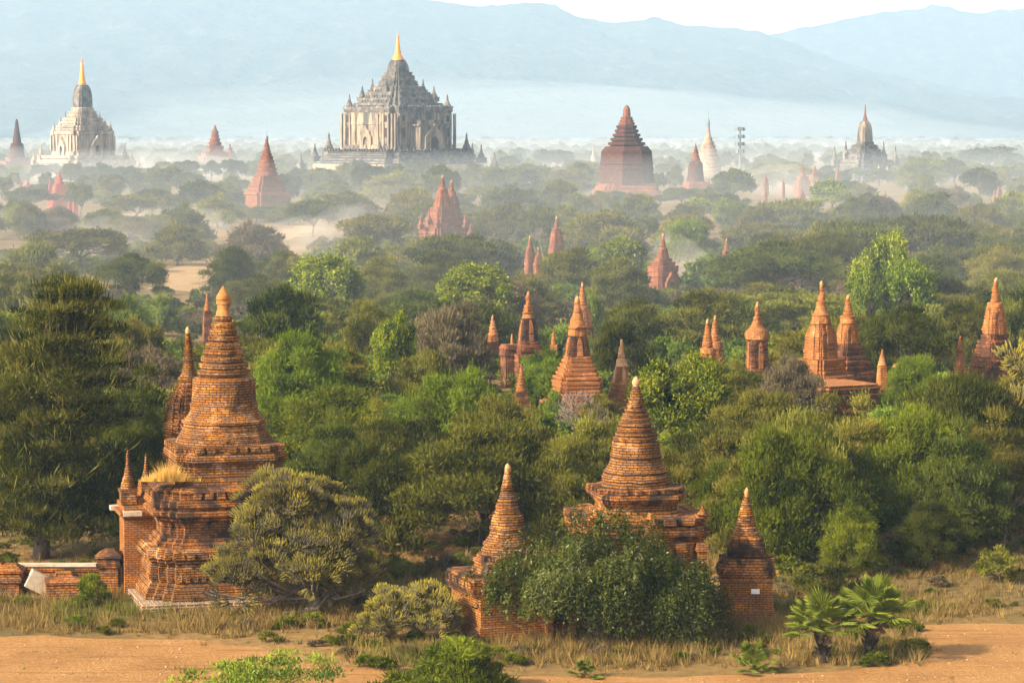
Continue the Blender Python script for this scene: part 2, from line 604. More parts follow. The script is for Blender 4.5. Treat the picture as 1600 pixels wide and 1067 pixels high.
def stupa(name, label, cat, cx, yb, segs, rot=0.0, group='brick stupas and temples of the plain', ref=None, keep=None, D=None, zb=0.0):
    """segs: (part, plan, material, [(y, half width)...] top->bottom in photo pixels, options)"""
    D = D or gd(yb)
    base = at(cx, segs[0][3][0][0] * .6 + yb * .4, D); base.z = zb
    px = (at(cx + 1, yb, D) - at(cx, yb, D)).x
    Z = lambda y: at(cx, y, D).z - zb
    root = empty(name, base, rot, label, cat, group)
    c, s = math.cos(rot), math.sin(rot)
    hwmax = 0
    info = {'root': root, 'px': px, 'Z': Z, 'D': D, 'parts': {}}
    for seg in segs:
        part, code, mat, pts = seg[:4]
        opt = seg[4] if len(seg) > 4 else {}
        if code in 'op8':
            ext = 1.0
        else:
            ext = max(abs(x * c - y * s) for x, y in plan(code))
        prof = spireprof(pts, Z, px / ext)
        hwmax = max(hwmax, max(h for y, h in pts))
        rawprof = prof
        if 'ribs' in opt:
            prof = ribbed(prof, opt['ribs'], opt.get('depth', .09))
        if 'mould' in opt:
            prof = moulded(prof, opt['mould'], rs, opt.get('depth', .05))
        mb = MB()
        loft(mb, code, prof)
        if 'dent' in opt:
            for (y, hw, w_, h, gap) in opt['dent']:
                dentils(mb, code, hw * px / ext, Z(y), w_, h, w_ * .9, gap)
        if D < 300: wear(mb, .05 if D < 200 else .06)
        o = mb.build(part, M[mat], root, smooth=opt.get('smooth', False))
        info['parts'][part] = (rawprof, code)
        if 'panel' in opt:
            wf, pm = opt['panel']
            facepanels(root, rawprof, wf, M[pm])
    LAND.append((cx, segs[0][3][0][0] * .6 + yb * .4, ref or label))
    y0 = segs[0][3][0][0]
    if keep is None:
        keep = (segs[-1][3][0][0] + yb) / 2
    # narrow part above, wide part below
    for seg in segs:
        hw = max(h for y, h in seg[3])
        a, b = seg[3][0][0], seg[3][-1][0]
        if a < keep:
            KEEP.append((cx - hw - 1, cx + hw + 1, a - 2, min(b, keep), D))
    FOOT.append((base.x, base.y, hwmax * px * 1.15))
    return info


def wear(mb, amp):
    """slumped courses and chipped edges of old brickwork"""
    out = []
    for v, t in mb.v:
        v = v.copy()
        for i in range(len(v)):
            q = Vector((float(v[i, 0]) * 1.6, float(v[i, 1]) * 1.6, float(v[i, 2]) * 2.2))
            n3 = mnoise.noise_vector(q)
            k = amp * (1.0 + (1.8 if mnoise.noise(q * .5) > .25 else 0.0))
            v[i] += (n3.x * k, n3.y * k, n3.z * k * .5)
        out.append((v, t))
    mb.v = out


def facepanels(root, prof, wf, mat):
    z0, z1 = prof[0][1], prof[-1][1]
    r0 = max(r for r, z in prof)
    for k in range(4):
        ca, sa = math.cos(k * math.pi / 2), math.sin(k * math.pi / 2)
        V, Fc, U = [], [], []
        N = 12
        off = .05 * r0 + .02
        for i in range(N + 1):
            t = i / N
            z = z0 + (z1 - z0) * t * .97
            r = interp(prof, z)
            w_ = wf * r0 * (1.0 if t < .25 else math.sqrt(max(0.0, 1 - ((t - .25) / .75) ** 2.2))) + .005
            for (yy, rr) in ((-w_, r - .25 * r0), (-w_, r + off), (w_, r + off), (w_, r - .25 * r0)):
                V.append((rr * ca - yy * sa, rr * sa + yy * ca, z))
            if i:
                for q in range(3):
                    a = (i - 1) * 4 + q
                    Fc.append((a, a + 1, a + 5, a + 4))
                    U.append([(V[a][1], V[a][2]), (V[a + 1][1], V[a + 1][2]), (V[a + 5][1], V[a + 5][2]), (V[a + 4][1], V[a + 4][2])])
        mb = MB()
        mb.add(V, Fc, U)
        mb.build('face_panel', mat, root)


def pinnacle(root, x, y, z, h, r, mat, name='corner_turret', finial=None):
    mb = MB()
    loft(mb, 's', [(r, z), (r, z + .22 * h), (r * 1.15, z + .23 * h), (r * 1.15, z + .28 * h)], ctr=(x, y))
    loft(mb, 'p', [(r * .95, z + .28 * h), (r * .9, z + .36 * h), (r * .7, z + .42 * h), (r * .75, z + .45 * h),
                   (r * .5, z + .52 * h), (r * .36, z + .66 * h), (r * .3, z + .68 * h), (r * .2, z + .82 * h), (r * .22, z + .86 * h), (r * .03, z + h)], ctr=(x, y))
    o = mb.build(name, mat, root)
    return o


def pediment_door(root, nx, ny, r, z0, w_, h, mat, inside, depth=.6, name='doorway'):
    """porch with an arched opening and a flame shaped gable on the face with outward normal (nx, ny)"""
    tx, ty = -ny, nx
    def P(a, d, z):
        return (nx * (r + d) + tx * a, ny * (r + d) + ty * a, z)
    # outer outline (gable) and opening (arch)
    outer = [(-w_, z0)] + [(-w_, z0 + h * .5), (-w_ * .8, z0 + h * .58), (-w_ * .62, z0 + h * .72), (-w_ * .3, z0 + h * .8), (0, z0 + h)]
    outer += [(-a, z) for a, z in reversed(outer[:-1])]
    ow = w_ * .42
    inner = [(-ow, z0), (-ow, z0 + h * .34), (-ow * .8, z0 + h * .43), (-ow * .45, z0 + h * .49), (-ow * .2, z0 + h * .51), (0, z0 + h * .53)]
    inner += [(-a, z) for a, z in reversed(inner[:-1])]
    n = len(outer)
    V, Fc, U = [], [], []
    for (a, z) in outer: V.append(P(a, depth, z))
    for (a, z) in inner: V.append(P(a, depth, z))
    for (a, z) in outer: V.append(P(a, -.3, z))
    for (a, z) in inner: V.append(P(a, .02, z))
    for i in range(n - 1):
        Fc.append((i + 1, i, n + i, n + i + 1))
        Fc.append((i, i + 1, 2 * n + i + 1, 2 * n + i))
        Fc.append((n + i + 1, n + i, 3 * n + i, 3 * n + i + 1))
    for q in Fc:
        U.append([(V[i][0] * tx + V[i][1] * ty, V[i][2]) for i in q])
    mb = MB(); mb.add(V, Fc, U)
    o = mb.build(name, mat, root)
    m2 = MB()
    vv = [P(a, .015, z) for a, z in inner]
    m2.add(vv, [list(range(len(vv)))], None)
    m2.build('door_opening', inside, o)  # back plate; dark tones passed in paint the shade inside
    return o

# ------------------------------------------------------------------ setting: ground, tracks, hills
def flat(name, pts, z, mat, kind='structure'):
    me = bpy.data.meshes.new(name)
    me.from_pydata([(x, y, z) for x, y in pts], [], [list(range(len(pts)))])
    me.materials.append(mat)
    return tag(link(name, me), kind=kind)


flat('ground', [(-20000, -2000), (20000, -2000), (20000, 16000), (-20000, 16000)], 0.0, M['ground'])


def outline(pix, amp=.35, step=1.5, seed=3):
    """pixel outline on the ground -> ragged world outline"""
    W = []
    for (u, v) in pix:
        p = at(u, v, gd(v)); W.append((p.x, p.y))
    out = []
    for a, b in zip(W, W[1:] + W[:1]):
        L = math.hypot(b[0] - a[0], b[1] - a[1])
        k = max(1, min(80, int(L / step)))
        for i in range(k):
            t = i / k
            x, y = a[0] + (b[0] - a[0]) * t, a[1] + (b[1] - a[1]) * t
            q = Vector((x * .35, y * .35, seed))
            out.append((x + amp * mnoise.noise(q) * 2, y + amp * 2 * mnoise.noise(q + Vector((7, 3, 1)))))
    return out


TRACK = [(-60, 996), (60, 993), (170, 997), (300, 1000), (400, 1012), (480, 1030), (560, 1042), (660, 1052), (800, 1058),
         (960, 1056), (1120, 1056), (1250, 1052), (1370, 1040), (1445, 1028), (1462, 1012), (1440, 994), (1425, 976), (1500, 974),
         (1660, 976), (1700, 1130), (800, 1130), (-100, 1130)]
TRACKW = outline(TRACK)
flat('sandy_track', TRACKW, 0.004, M['sand'])
flat('sandy_clearing', outline([(225, 452), (235, 432), (262, 420), (300, 414), (345, 412), (345, 424), (315, 440), (300, 456)], 2, 6), 0.004, M['sand_pale'])
flat('sandy_path', outline([(330, 404), (395, 376), (470, 352), (500, 356), (440, 378), (380, 404), (350, 418)], 2, 6), 0.004, M['sand_pale'])
flat('dry_meadow', outline([(1440, 770), (1480, 742), (1540, 730), (1640, 728), (1640, 775), (1560, 790), (1480, 795)], 1, 3), 0.004, M['sand'])

flat('dry_path', outline([(540, 912), (590, 856), (640, 815), (715, 798), (730, 835), (705, 880), (690, 912)], .8, 2), 0.004, M['sand'])
flat('dry_verge', outline([(1118, 905), (1140, 862), (1250, 850), (1400, 856), (1490, 872), (1440, 886), (1300, 892), (1210, 908)], .8, 2), 0.004, M['sand'])


def hills(name, D, depth, ridge, mat, seed, x0, x1, amp):
    nx, ny = 420, 60
    xs = np.linspace(x0, x1, nx)
    pr = [(at(u, v, D).x, at(u, v, D).z) for u, v in ridge]
    rx, rz = [p[0] for p in pr], [p[1] for p in pr]
    V = []
    for j in range(ny):
        t = j / (ny - 1)
        y = D - depth + depth * 1.6 * t
        s_ = t * 1.6
        for x in xs:
            top = float(np.interp(x, rx, rz))
            sh = min(1, s_) if s_ <= 1 else max(0, 1 - (s_ - 1) * 1.3)
            sh = sh ** .75 * (.55 + .45 * sh)
            q = Vector((x / 420.0, y / 420.0, seed))
            rg = mnoise.ridged_multi_fractal(q, .9, 2.1, 6, 1.0, 2.0) - 1.0
            g = mnoise.fractal(Vector((x / 60.0, y / 110.0, seed)), .9, 2.0, 5)
            z = top * sh + amp * rg * math.sin(math.pi * min(1, s_)) ** .7 * (.4 + sh * .5) * (1 if s_ < 1 else .3) + 10 * g * min(1, sh * 2)
            if s_ > .95 and s_ < 1.05:
                z = max(z, top * .985)
            if s_ < 1:
                z = min(z, top * (s_ * .2 + .8) + 3 * g)
            V.append((x, y, max(z, 3) if j else -5))
    i, j = np.meshgrid(np.arange(nx - 1), np.arange(ny - 1))
    a = (j * nx + i).ravel()
    mb = MB(); mb.add(V, np.column_stack([a, a + 1, a + nx + 1, a + nx]))
    return tag(mb.build(name, mat, smooth=True), kind='structure')


hills('hills', 9500, 2300, [(-400, -25), (-100, -18), (300, -24), (600, -12), (640, -6), (690, 3), (720, 6), (760, 9), (800, 4), (840, 3), (868, 8), (905, 27), (940, 32), (960, 34),
                    (1000, 30), (1022, 29), (1050, 34), (1090, 43), (1150, 44), (1185, 50), (1200, 55), (1240, 68), (1300, 92), (1360, 112), (1440, 130), (1560, 150), (1750, 165), (2000, 170)],
      M['hill'], 2.3, -2600, 2600, 75)
hills('far_hills', 10700, 1000, [(900, 120), (1000, 90), (1150, 62), (1200, 53), (1240, 46), (1290, 37), (1340, 24), (1370, 19), (1400, 18), (1450, 9), (1475, 9), (1500, 15),
                        (1530, 19), (1570, 14), (1620, 12), (1800, 18), (2100, 10)], M['hill_far'], 7.7, -500, 3400, 38)

# added glowing backdrop that whitens the low sky behind the hills
def sky_backdrop():
    m = bpy.data.materials.new('sky_whitening_glow'); m.use_nodes = True
    n = m.node_tree; n.nodes.clear()
    out = nd(n, 'ShaderNodeOutputMaterial'); e = nd(n, 'ShaderNodeEmission', Strength=1.25)
    e.inputs['Color'].default_value = (1.0, .95, .88, 1)
    n.links.new(e.outputs[0], out.inputs['Surface'])
    V, Fc = [], []
    for i in range(49):
        a = R(-60 + 120 * i / 48)
        for z, k in ((-60, 1.0), (2600, 1.0), (2900, 1.06)):
            V.append((17000 * k * math.sin(a), 17000 * k * math.cos(a), z))
        if i:
            for q in range(2):
                b = (i - 1) * 3 + q
                Fc.append((b, b + 3, b + 4, b + 1))
    mb = MB(); mb.add(V, Fc)
    tag(mb.build('sky', m), kind='structure')


sky_backdrop()

# ------------------------------------------------------------------ near stupas
def nearA():
    rot = R(15.3)
    I = stupa('brick_stupa', 'largest orange brick stupa with ribbed spire and pointed bud, behind the big grey-green euphorbia', 'stupa', 350, 925, [
        ('finial', 'p', 'bud', [(446, .3), (449, 2.4), (453, 5), (458, 8), (463, 10.4), (467, 10.8), (470, 9.2), (470.5, 10.6), (475, 10.6), (475.5, 8.6), (484, 9.2), (493, 12)]),
        ('spire', 'o', 'brick', [(493, 13), (520, 22), (550, 31), (588, 43)], {'ribs': 9, 'depth': .085}),
        ('bell', 'o', 'brick', [(588, 40), (589, 45), (592, 47.5), (610, 49), (628, 50.5), (629, 52.5), (634, 52.5), (635, 51), (645, 54), (654, 62), (655, 65), (658, 65), (658.5, 62), (664, 63),
                                (664.5, 65.5), (668, 65.5), (668.5, 64), (675, 69), (676, 71), (680, 71), (681, 74), (689, 76)]),
        ('drum', 's3', 'brick', [(689, 93), (700, 92), (700.5, 97), (706, 100), (712, 100), (712.5, 97), (718, 94), (719, 93), (733, 93), (733.5, 97), (738, 97), (739, 99), (746, 101)],
         {'dent': [(699, 92.5, .42, .32, .13)]}),
        ('roof_terrace', 's3', 'brick_old', [(746, 128), (753, 139), (754, 136), (765, 136), (765.5, 143), (770, 143), (771, 145), (776, 145), (778, 140), (782, 140), (783, 146), (790, 145), (793, 138), (797, 138), (800, 130)],
         {'dent': [(764, 137, .42, .34, .16)]}),
        ('neck', 's3', 'brick_old', [(800, 128), (806, 128), (806.5, 125), (824, 125), (825, 130), (830, 131), (831, 136), (837, 137)]),
        ('body', 's3', 'brick', [(837, 150), (841, 156), (852, 157), (853, 153), (858, 153), (859, 149), (865, 149), (866, 151), (884, 151), (885, 149), (890, 149), (891, 153), (897, 154), (898, 157), (905, 158), (906, 161), (917, 162)],
         {'dent': [(852, 155, .4, .3, .16), (885.5, 150, .2, .28, .2)]}),
        ('plinth', 's', 'brick_white', [(915, 186), (925, 187)]),
    ], rot, ref='largest brick stupa', keep=745)
    px = I['px']; root = I['root']; Z = I['Z']
    a = 158 * px / max(abs(x * math.cos(rot) - y * math.sin(rot)) for x, y in plan('s3'))
    # porch on the left side
    m = MB()
    zt, zr = Z(806), Z(775)
    y0, y1 = a * .08, a * .66
    x1 = -a * .55; x0 = -a * 1.12
    box(m, x0, x1, y0, y1, 0, zt)
    box(m, x0 - .12, x1, y0 - .12, y0 + .25, 0, zt - .05)
    box(m, x0 - .2, x1, y0 - .2, y1 + .2, zt, zt + .18)
    box(m, x0 - .35, x1, y0 - .35, y1 + .35, zt + .18, zt + .4)
    box(m, x0 - .12, x1, y0 - .12, y1 + .12, zt + .4, zt + .7)
    box(m, x0 + .15, x1, y0 + .15, y1 - .15, zt + .7, zt + 1.05)
    box(m, x0 + .4, x1, y0 + .4, y1 - .4, zt + 1.05, zr)
    m.build('porch', M['brick_wall'], root)
    for (xx, yy) in ((x0 + .05, y0 - .25), (x0 - .3, y1 - .3)):
        m = MB(); box(m, xx - .25, xx + .75, yy - .25, yy + .3, zt + .18, zt + .42)
        tag(m.build('stone_slab', M['stone'], root), 'pale stone slab set into the porch cornice')
    for (u, v0, v1, r_, dx) in ((200, 700, 776, .42, 0), (228, 705, 756, .25, 0)):
        h = Z(v0) - Z(v1)
        P = at(u, v1, I['D'] - .6)
        l = Matrix.Rotation(-rot, 3, 'Z') @ (P - root.location)
        pinnacle(root, l.x, l.y, Z(v1) - .3, h + .3, r_, M['brick'])
    return I


def nearB():
    rot = R(12)
    I = stupa('brick_stupa', 'orange brick stupa with white-tipped spire rising right behind the rounded green creeper thicket', 'stupa', 993, 975, [
        ('finial', 'p', 'cap', [(588, .5), (591, 3.5), (596, 6.5), (600, 6.3), (600.5, 4.8), (603, 5)]),
        ('spire_neck', 'p', 'brick', [(603, 5.5), (612, 8), (623, 11)], {}),
        ('spire', 'o', 'brick', [(623, 12), (645, 19), (668, 28), (689, 35.5)], {'ribs': 9, 'depth': .085}),
        ('bell', 'o', 'brick', [(689, 33), (689.5, 36), (695, 37), (709, 38), (709.5, 40), (713, 40), (713.5, 38), (724, 41), (733, 47), (734, 49), (737, 49), (737.5, 47), (741, 51), (743, 52.5), (748, 53), (748.5, 50), (752, 50), (752.5, 53.5), (758, 53)]),
        ('upper_terrace', 's3', 'brick_old', [(758, 70), (766, 70), (766.5, 75), (770, 76), (774, 76), (775, 71), (780, 70), (781, 66), (784, 65)], {'dent': [(765.5, 70.5, .4, .26, .3)]}),
        ('upper_wall', 's3', 'brick', [(784, 63), (793, 62), (793.5, 66), (797, 66), (797.5, 72), (800, 73)]),
        ('lower_terrace', 's2', 'brick_old', [(800, 106), (809, 106), (809.5, 103), (812, 103), (813, 109), (820, 111), (826, 110), (829, 106), (835, 104)], {'dent': [(808.5, 106, .62, .34, .25)]}),
        ('body', 's2', 'brick_wall', [(835, 103), (838, 103), (838.5, 100), (930, 100), (931, 104), (950, 105), (951, 108), (975, 108)]),
    ], rot, ref='brick stupa behind the creeper thicket', keep=790)
    px = I['px']; root = I['root']; Z = I['Z']
    a = 104 * px / max(abs(x * math.cos(rot) - y * math.sin(rot)) for x, y in plan('s2'))
    for sx in (-1, 1):
        pinnacle(root, sx * a * .93, -a * .93, Z(800), Z(787) - Z(800) + .25, .3, M['brick_old'])
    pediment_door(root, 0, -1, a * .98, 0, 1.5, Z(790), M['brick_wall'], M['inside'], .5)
    # pilasters at the front
    for t in (-.9, -.52, .52, .9):
        m = MB()
        box(m, t * a - .22, t * a + .22, -a * 1.05, -a * .9, 0, Z(850))
        box(m, t * a - .32, t * a + .32, -a * 1.07, -a * .9, Z(850), Z(846))
        box(m, t * a - .27, t * a + .27, -a * 1.06, -a * .9, Z(846), Z(838))
        m.build('pilaster', M['brick_wall'], root)
    return I


def nearC():
    rot = R(20)
    I = stupa('brick_stupa', 'slim orange brick stupa on a square brick shrine, left half of it hidden by creepers', 'stupa', 793, 990, [
        ('finial', 'p', 'cap', [(724, .4), (727, 3.2), (731, 5.6), (737, 5)]),
        ('spire_neck', 'p', 'brick', [(737, 4.5), (745, 6), (757, 7)], {}),
        ('spire', 'o', 'brick', [(757, 7.5), (772, 12), (787, 16.5), (802, 20.5)], {'ribs': 8, 'depth': .09}),
        ('bell', 'o', 'brick', [(802, 20), (804, 23.5), (812, 25.5), (822, 26), (822.5, 28), (826, 28), (826.5, 26.5), (836, 30), (845, 36), (846, 38), (849, 38), (849.5, 36), (853, 38), (856, 40.5), (861, 41), (861.5, 39), (866, 40)]),
        ('stepped_base', 's3', 'brick_old', [(866, 48), (872, 48), (873, 53), (878, 54), (879, 50), (886, 54), (893, 58)], {'dent': [(871.5, 48, .4, .26, .26)]}),
        ('roof_terrace', 's1', 'brick_old', [(893, 94), (896, 96), (897, 96), (906, 95), (906.5, 99), (912, 98), (916, 94), (922, 92)], {'dent': [(905.5, 95, .35, .28, .12)]}),
        ('body', 's', 'brick_wall', [(922, 88), (965, 88), (966, 91), (990, 91)]),
    ], rot, ref='slim brick stupa on the square shrine', keep=900)
    px = I['px']; root = I['root']
    a = 88 * px / (math.cos(rot) + math.sin(rot))
    m = MB()
    box(m, a * .52, a * .66, -a * 1.22, -a * .95, 0, 1.7); box(m, a * 1.05, a * 1.2, -a * 1.22, -a * .9, 0, 1.7)
    box(m, a * .48, a * 1.24, -a * 1.24, -a * .9, 1.7, 2.1)
    d = m.build('doorway', M['brick_wall'], root)
    m = MB(); box(m, a * .66, a * 1.05, -a * 1.02, -a * .95, 0, 1.7)
    m.build('door_opening', M['inside'], d)  # dark slab stands in for the shade in the doorway
    return I


def nearD():
    rot = R(-4)
    I = stupa('small_brick_stupa', 'small brick stupa on a plain square base with a white plaque, beside the fan palms', 'stupa', 1166, 968, [
        ('finial', 'p', 'cap', [(761, .4), (764, 2.6), (769, 3.8), (775, 3.4)]),
        ('spire', 'o', 'brick', [(775, 4), (790, 8), (805, 11.5), (820, 16)], {'ribs': 8, 'depth': .1}),
        ('bell', 'o', 'brick', [(820, 16), (824, 18), (824.5, 17), (830, 18.5), (830.5, 20), (834, 20.5), (838, 23)]),
        ('stepped_base', 's1', 'brick_old', [(838, 24), (844, 26), (844.5, 28), (850, 29), (850.5, 31), (858, 33), (859, 31), (866, 35)], {'mould': 6}),
        ('terrace', 's2', 'brick_old', [(868, 38), (877, 39), (877.5, 43), (881, 44), (886, 47), (893, 49), (894, 46), (897, 45)], {'dent': [(876.5, 39, .42, .28, .3)]}),
        ('body', 's', 'brick_wall', [(897, 45.5), (902, 45.5), (902.5, 42.5), (905, 43.5), (948, 43.5), (949, 46), (968, 47)]),
    ], rot, ref='small stupa with the white plaque', keep=960)
    px = I['px']; root = I['root']; Z = I['Z']
    a = 43.5 * px / (math.cos(rot) - math.sin(rot))
    m = MB()
    box(m, 7.5 * px, 20.5 * px, -a - .16, -a + .1, Z(920), Z(913))
    tag(m.build('plaque', M['plaque'], root), 'blank looking white stone plaque on the brick wall')
    return I


nearA(); nearB(); nearC(); nearD()


# temple tower behind the largest stupa
def sikhara(name, label, cx, yb, fin, spire, collar, body, tiers, mats=('brick_mid', 'brick_mid', 'brick_mid_old'), rot=0, ribs=14, ref=None, keep=None, panel=.24, extra=None, D=None):
    """finial / ringed spire / collar / curved ribbed tower / stepped base"""
    segs = [('finial', 'p', 'cap', fin),
            ('spire', 'p', mats[0], spire, {'ribs': max(4, int((spire[-1][0] - spire[0][0]) / 4.5)), 'depth': .12}),
            ('collar', 'p', mats[0], collar),
            ('tower', 's2', mats[1], body, {'ribs': ribs, 'depth': .07, 'panel': (panel, mats[0])}),
            ('base_tiers', 's2', mats[2], tiers, {'mould': max(4, int((tiers[-1][0] - tiers[0][0]) / 7)), 'depth': .05})]
    return stupa(name, label, 'temple', cx, yb, segs, rot, ref=ref, keep=keep, D=D)


sikhara('brick_temple_tower', 'curved brick temple tower with a ringed spire, half hidden behind the largest stupa', 295, 868,
        [(510, .5), (513, 3), (517, 4), (521, 4)], [(521, 4), (545, 6.5), (566, 9)], [(566, 8.5), (578, 10), (588, 14), (589, 17), (594, 17), (594.5, 14), (600, 16)],
        [(600, 17), (612, 27), (630, 35), (650, 39), (690, 41)], [(690, 46), (720, 58), (868, 64)], ('brick', 'brick_old', 'brick_old'), R(35), 14, 'tower behind the largest stupa', 690)

# ------------------------------------------------------------------ middle distance
sikhara('brick_temple', 'tall stepped brick temple with orange spire above the bare twiggy tree, centre of its cluster', 902, 655,
        [(462, .5), (464, 3), (469, 4), (472, 3.6)], [(472, 4), (489, 7)], [(489, 7.5), (493, 8.5), (500, 10), (509, 13), (510, 15), (513, 15), (514, 13), (523, 15), (525, 14.5)],
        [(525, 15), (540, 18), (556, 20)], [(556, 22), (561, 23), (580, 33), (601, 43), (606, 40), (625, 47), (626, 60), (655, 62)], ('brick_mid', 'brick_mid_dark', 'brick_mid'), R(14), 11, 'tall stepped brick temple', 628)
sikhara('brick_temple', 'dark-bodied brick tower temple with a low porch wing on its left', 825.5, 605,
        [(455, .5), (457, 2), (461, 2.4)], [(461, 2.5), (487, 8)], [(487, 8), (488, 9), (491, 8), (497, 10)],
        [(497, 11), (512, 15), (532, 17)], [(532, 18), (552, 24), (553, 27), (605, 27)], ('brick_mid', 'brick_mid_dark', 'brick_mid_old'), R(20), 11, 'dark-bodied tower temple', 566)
stupa('temple_porch', 'dark brick porch hall with flat roof, joined to the left of the dark-bodied tower', 'temple hall', 800, 604, [
    ('pinnacle', 'p', 'brick_mid', [(521, .6), (530, 2), (537, 3), (538, 5), (546, 5)]),
    ('roof', 's1', 'brick_mid_old', [(538, 17), (541, 19), (545, 21)]), ('wall', 's1', 'brick_mid_old', [(545, 19), (555, 21), (556, 18), (604, 18)])], R(20), ref='porch hall', keep=575)
sikhara('small_brick_shrine', 'small brick shrine with pointed spire, leftmost of the cluster around the stepped temple', 740, 622,
        [(521, .4), (523, 1.5), (526, 1.8)], [(526, 1.8), (548, 6)], [(548, 6), (549, 8), (552, 7.5), (554, 9)], [(554, 10), (565, 13), (577, 15)], [(577, 17), (622, 18)], rot=R(20), ribs=8, ref='leftmost small shrine of the cluster', keep=576)
sikhara('small_brick_shrine', 'slim brick spire just behind and above the low porch hall', 770, 585,
        [(492, .4), (494, 1.3), (497, 1.6)], [(497, 1.8), (520, 7)], [(520, 7), (521, 8.5), (524, 8)], [(524, 8), (533, 9)], [(533, 11), (585, 12)], rot=R(25), ribs=4, ref='slim spire behind the porch hall', keep=532)
stupa('small_brick_stupa', 'little cone-topped brick stupa between the porch hall and the stepped temple', 'stupa', 814.5, 662, [
    ('spire', 'p', 'brick_mid', [(570, .4), (573, 2), (578, 2.6), (612, 9)], {'ribs': 9, 'depth': .12}),
    ('base', 's1', 'brick_mid_old', [(612, 11), (630, 13), (631, 17), (662, 18)], {'mould': 6})], R(15), ref='little cone-topped stupa', keep=632)
sikhara('brick_shrine', 'brick shrine with a whitish ringed spire, right of the tall stepped temple', 971, 650,
        [(530, .4), (532, 2), (536, 2.3)], [(536, 2.4), (560, 6)], [(560, 6), (561, 7.5), (566, 8), (572, 10)], [(572, 10), (585, 13), (597, 14.5)], [(597, 17), (612, 20), (613, 22), (650, 23)], ('cap', 'brick_mid', 'brick_mid'), R(20), 9, 'shrine with the whitish spire', 618)
sikhara('brick_temple', 'brick spire rising directly behind the right shoulder of the tall stepped temple', 910, 560,
        [(441, .4), (443, 1.6), (447, 2)], [(447, 2.2), (478, 8)], [(478, 8), (479, 10), (484, 10)], [(484, 11), (496, 14), (508, 15)], [(508, 17), (560, 19)], rot=R(20), ribs=8, ref='spire behind the stepped temple', keep=506)
stupa('small_brick_stupa', 'tiny brick spire tip poking from bushes right of the dark-bodied tower', 'stupa', 865, 580, [
    ('spire', 'p', 'brick_mid', [(514, .4), (518, 1.3), (538, 5)], {'ribs': 6, 'depth': .12}), ('base', 's1', 'brick_mid', [(538, 6), (580, 7)])], 0, ref='tiny spire tip', keep=540)
sikhara('brick_temple', 'left and nearer one of two close brick spires behind the bright leafy tree', 1105.5, 628,
        [(498, .5), (500, 2.2), (505, 2.6)], [(505, 3), (543, 9)], [(543, 9), (545, 12), (552, 13)], [(552, 14), (566, 15), (580, 16)], [(580, 18), (628, 20)], rot=R(20), ribs=7, ref='nearer of two close spires', keep=560)
sikhara('brick_temple', 'right and farther one of two close brick spires behind the bright leafy tree', 1117, 600,
        [(492.5, .5), (494, 2), (499, 2.3)], [(499, 2.5), (533, 8)], [(533, 8), (534, 11), (545, 12)], [(545, 13), (570, 15)], [(570, 17), (600, 18)], rot=R(20), ribs=7, ref='farther of two close spires', keep=558)
sikhara('brick_temple', 'lone brick spire on an octagonal collar sunk in olive scrub, left of the twin-towered temples', 1183, 632,
        [(471, .5), (473, 2), (478, 2.6)], [(478, 2.6), (500, 6)], [(500, 6), (503, 7), (510, 10), (515, 14), (516, 17), (523, 19), (530, 19), (531, 16)],
        [(531, 16.5), (550, 17.5), (575, 18)], [(575, 21), (632, 24)], ('brick_mid', 'brick_mid_old', 'brick_mid_old'), R(20), 9, 'lone brick spire with collar', 562)
sikhara('brick_temple', 'tall bulging brick tower temple with smooth orange face panels, left one of the twin towers', 1283, 668,
        [(438.7, .5), (441, 2.5), (446, 3)], [(446, 3), (470, 6)], [(470, 6), (471, 8), (478, 7.5), (484, 9), (490, 12), (491, 14), (493, 14), (494, 13), (505, 16)],
        [(505, 15), (513, 20), (523, 24), (535, 26), (560, 27)], [(560, 38), (571, 40), (584, 42), (585, 50), (598, 56), (668, 58)], ('brick_mid', 'brick_mid', 'brick_mid'), R(38), 15, 'left twin tower temple', 610, .3)
sikhara('brick_temple', 'ribbed orange brick tower temple on wide steps, right one of the twin towers', 1324.5, 652,
        [(460.5, .5), (462, 2), (467, 2.4)], [(467, 2.5), (493, 9)], [(493, 9), (494, 12), (497, 11), (505, 13)],
        [(505, 13), (515, 16.5), (536, 19)], [(536, 20), (540, 21), (562, 29), (563, 33), (585, 45), (652, 50)], rot=R(30), ribs=9, ref='right twin tower temple', keep=585)
stupa('small_brick_stupa', 'smooth narrow brick cone standing at the right end of the twin temples terrace', 'stupa', 1378, 676, [
    ('spire', 'p', 'brick_mid', [(545, .4), (548, 1.6), (553, 2.2), (571, 6.5)]), ('base', 's1', 'brick_mid', [(572, 7.5), (576, 7), (593, 8.5), (676, 9)])], R(20), ref='narrow cone on the terrace', keep=594)
stupa('ruined_stupa', 'broken pale brick cone without a spire, right of the narrow cone', 'ruin', 1400, 672, [
    ('cone', '8', 'brick_mid', [(568, 3), (572, 4.5), (592, 10)]), ('base', 's1', 'brick_mid', [(592, 11), (672, 12)])], R(20), ref='broken pale cone', keep=594)
stupa('brick_terrace', 'long weathered brick terrace carrying the twin tower temples', 'terrace', 1300, 690, [
    ('parapet', 's1', 'brick_mid', [(598, 72), (601, 72), (601.5, 75), (605, 75)], {'mould': 2}),
    ('wall', 's1', 'brick_mid_old', [(605, 76), (612, 77), (613, 82), (619, 83), (620, 79), (634, 80), (635, 85), (690, 87)], {'mould': 9})], R(30), ref='twin temples terrace', keep=635)


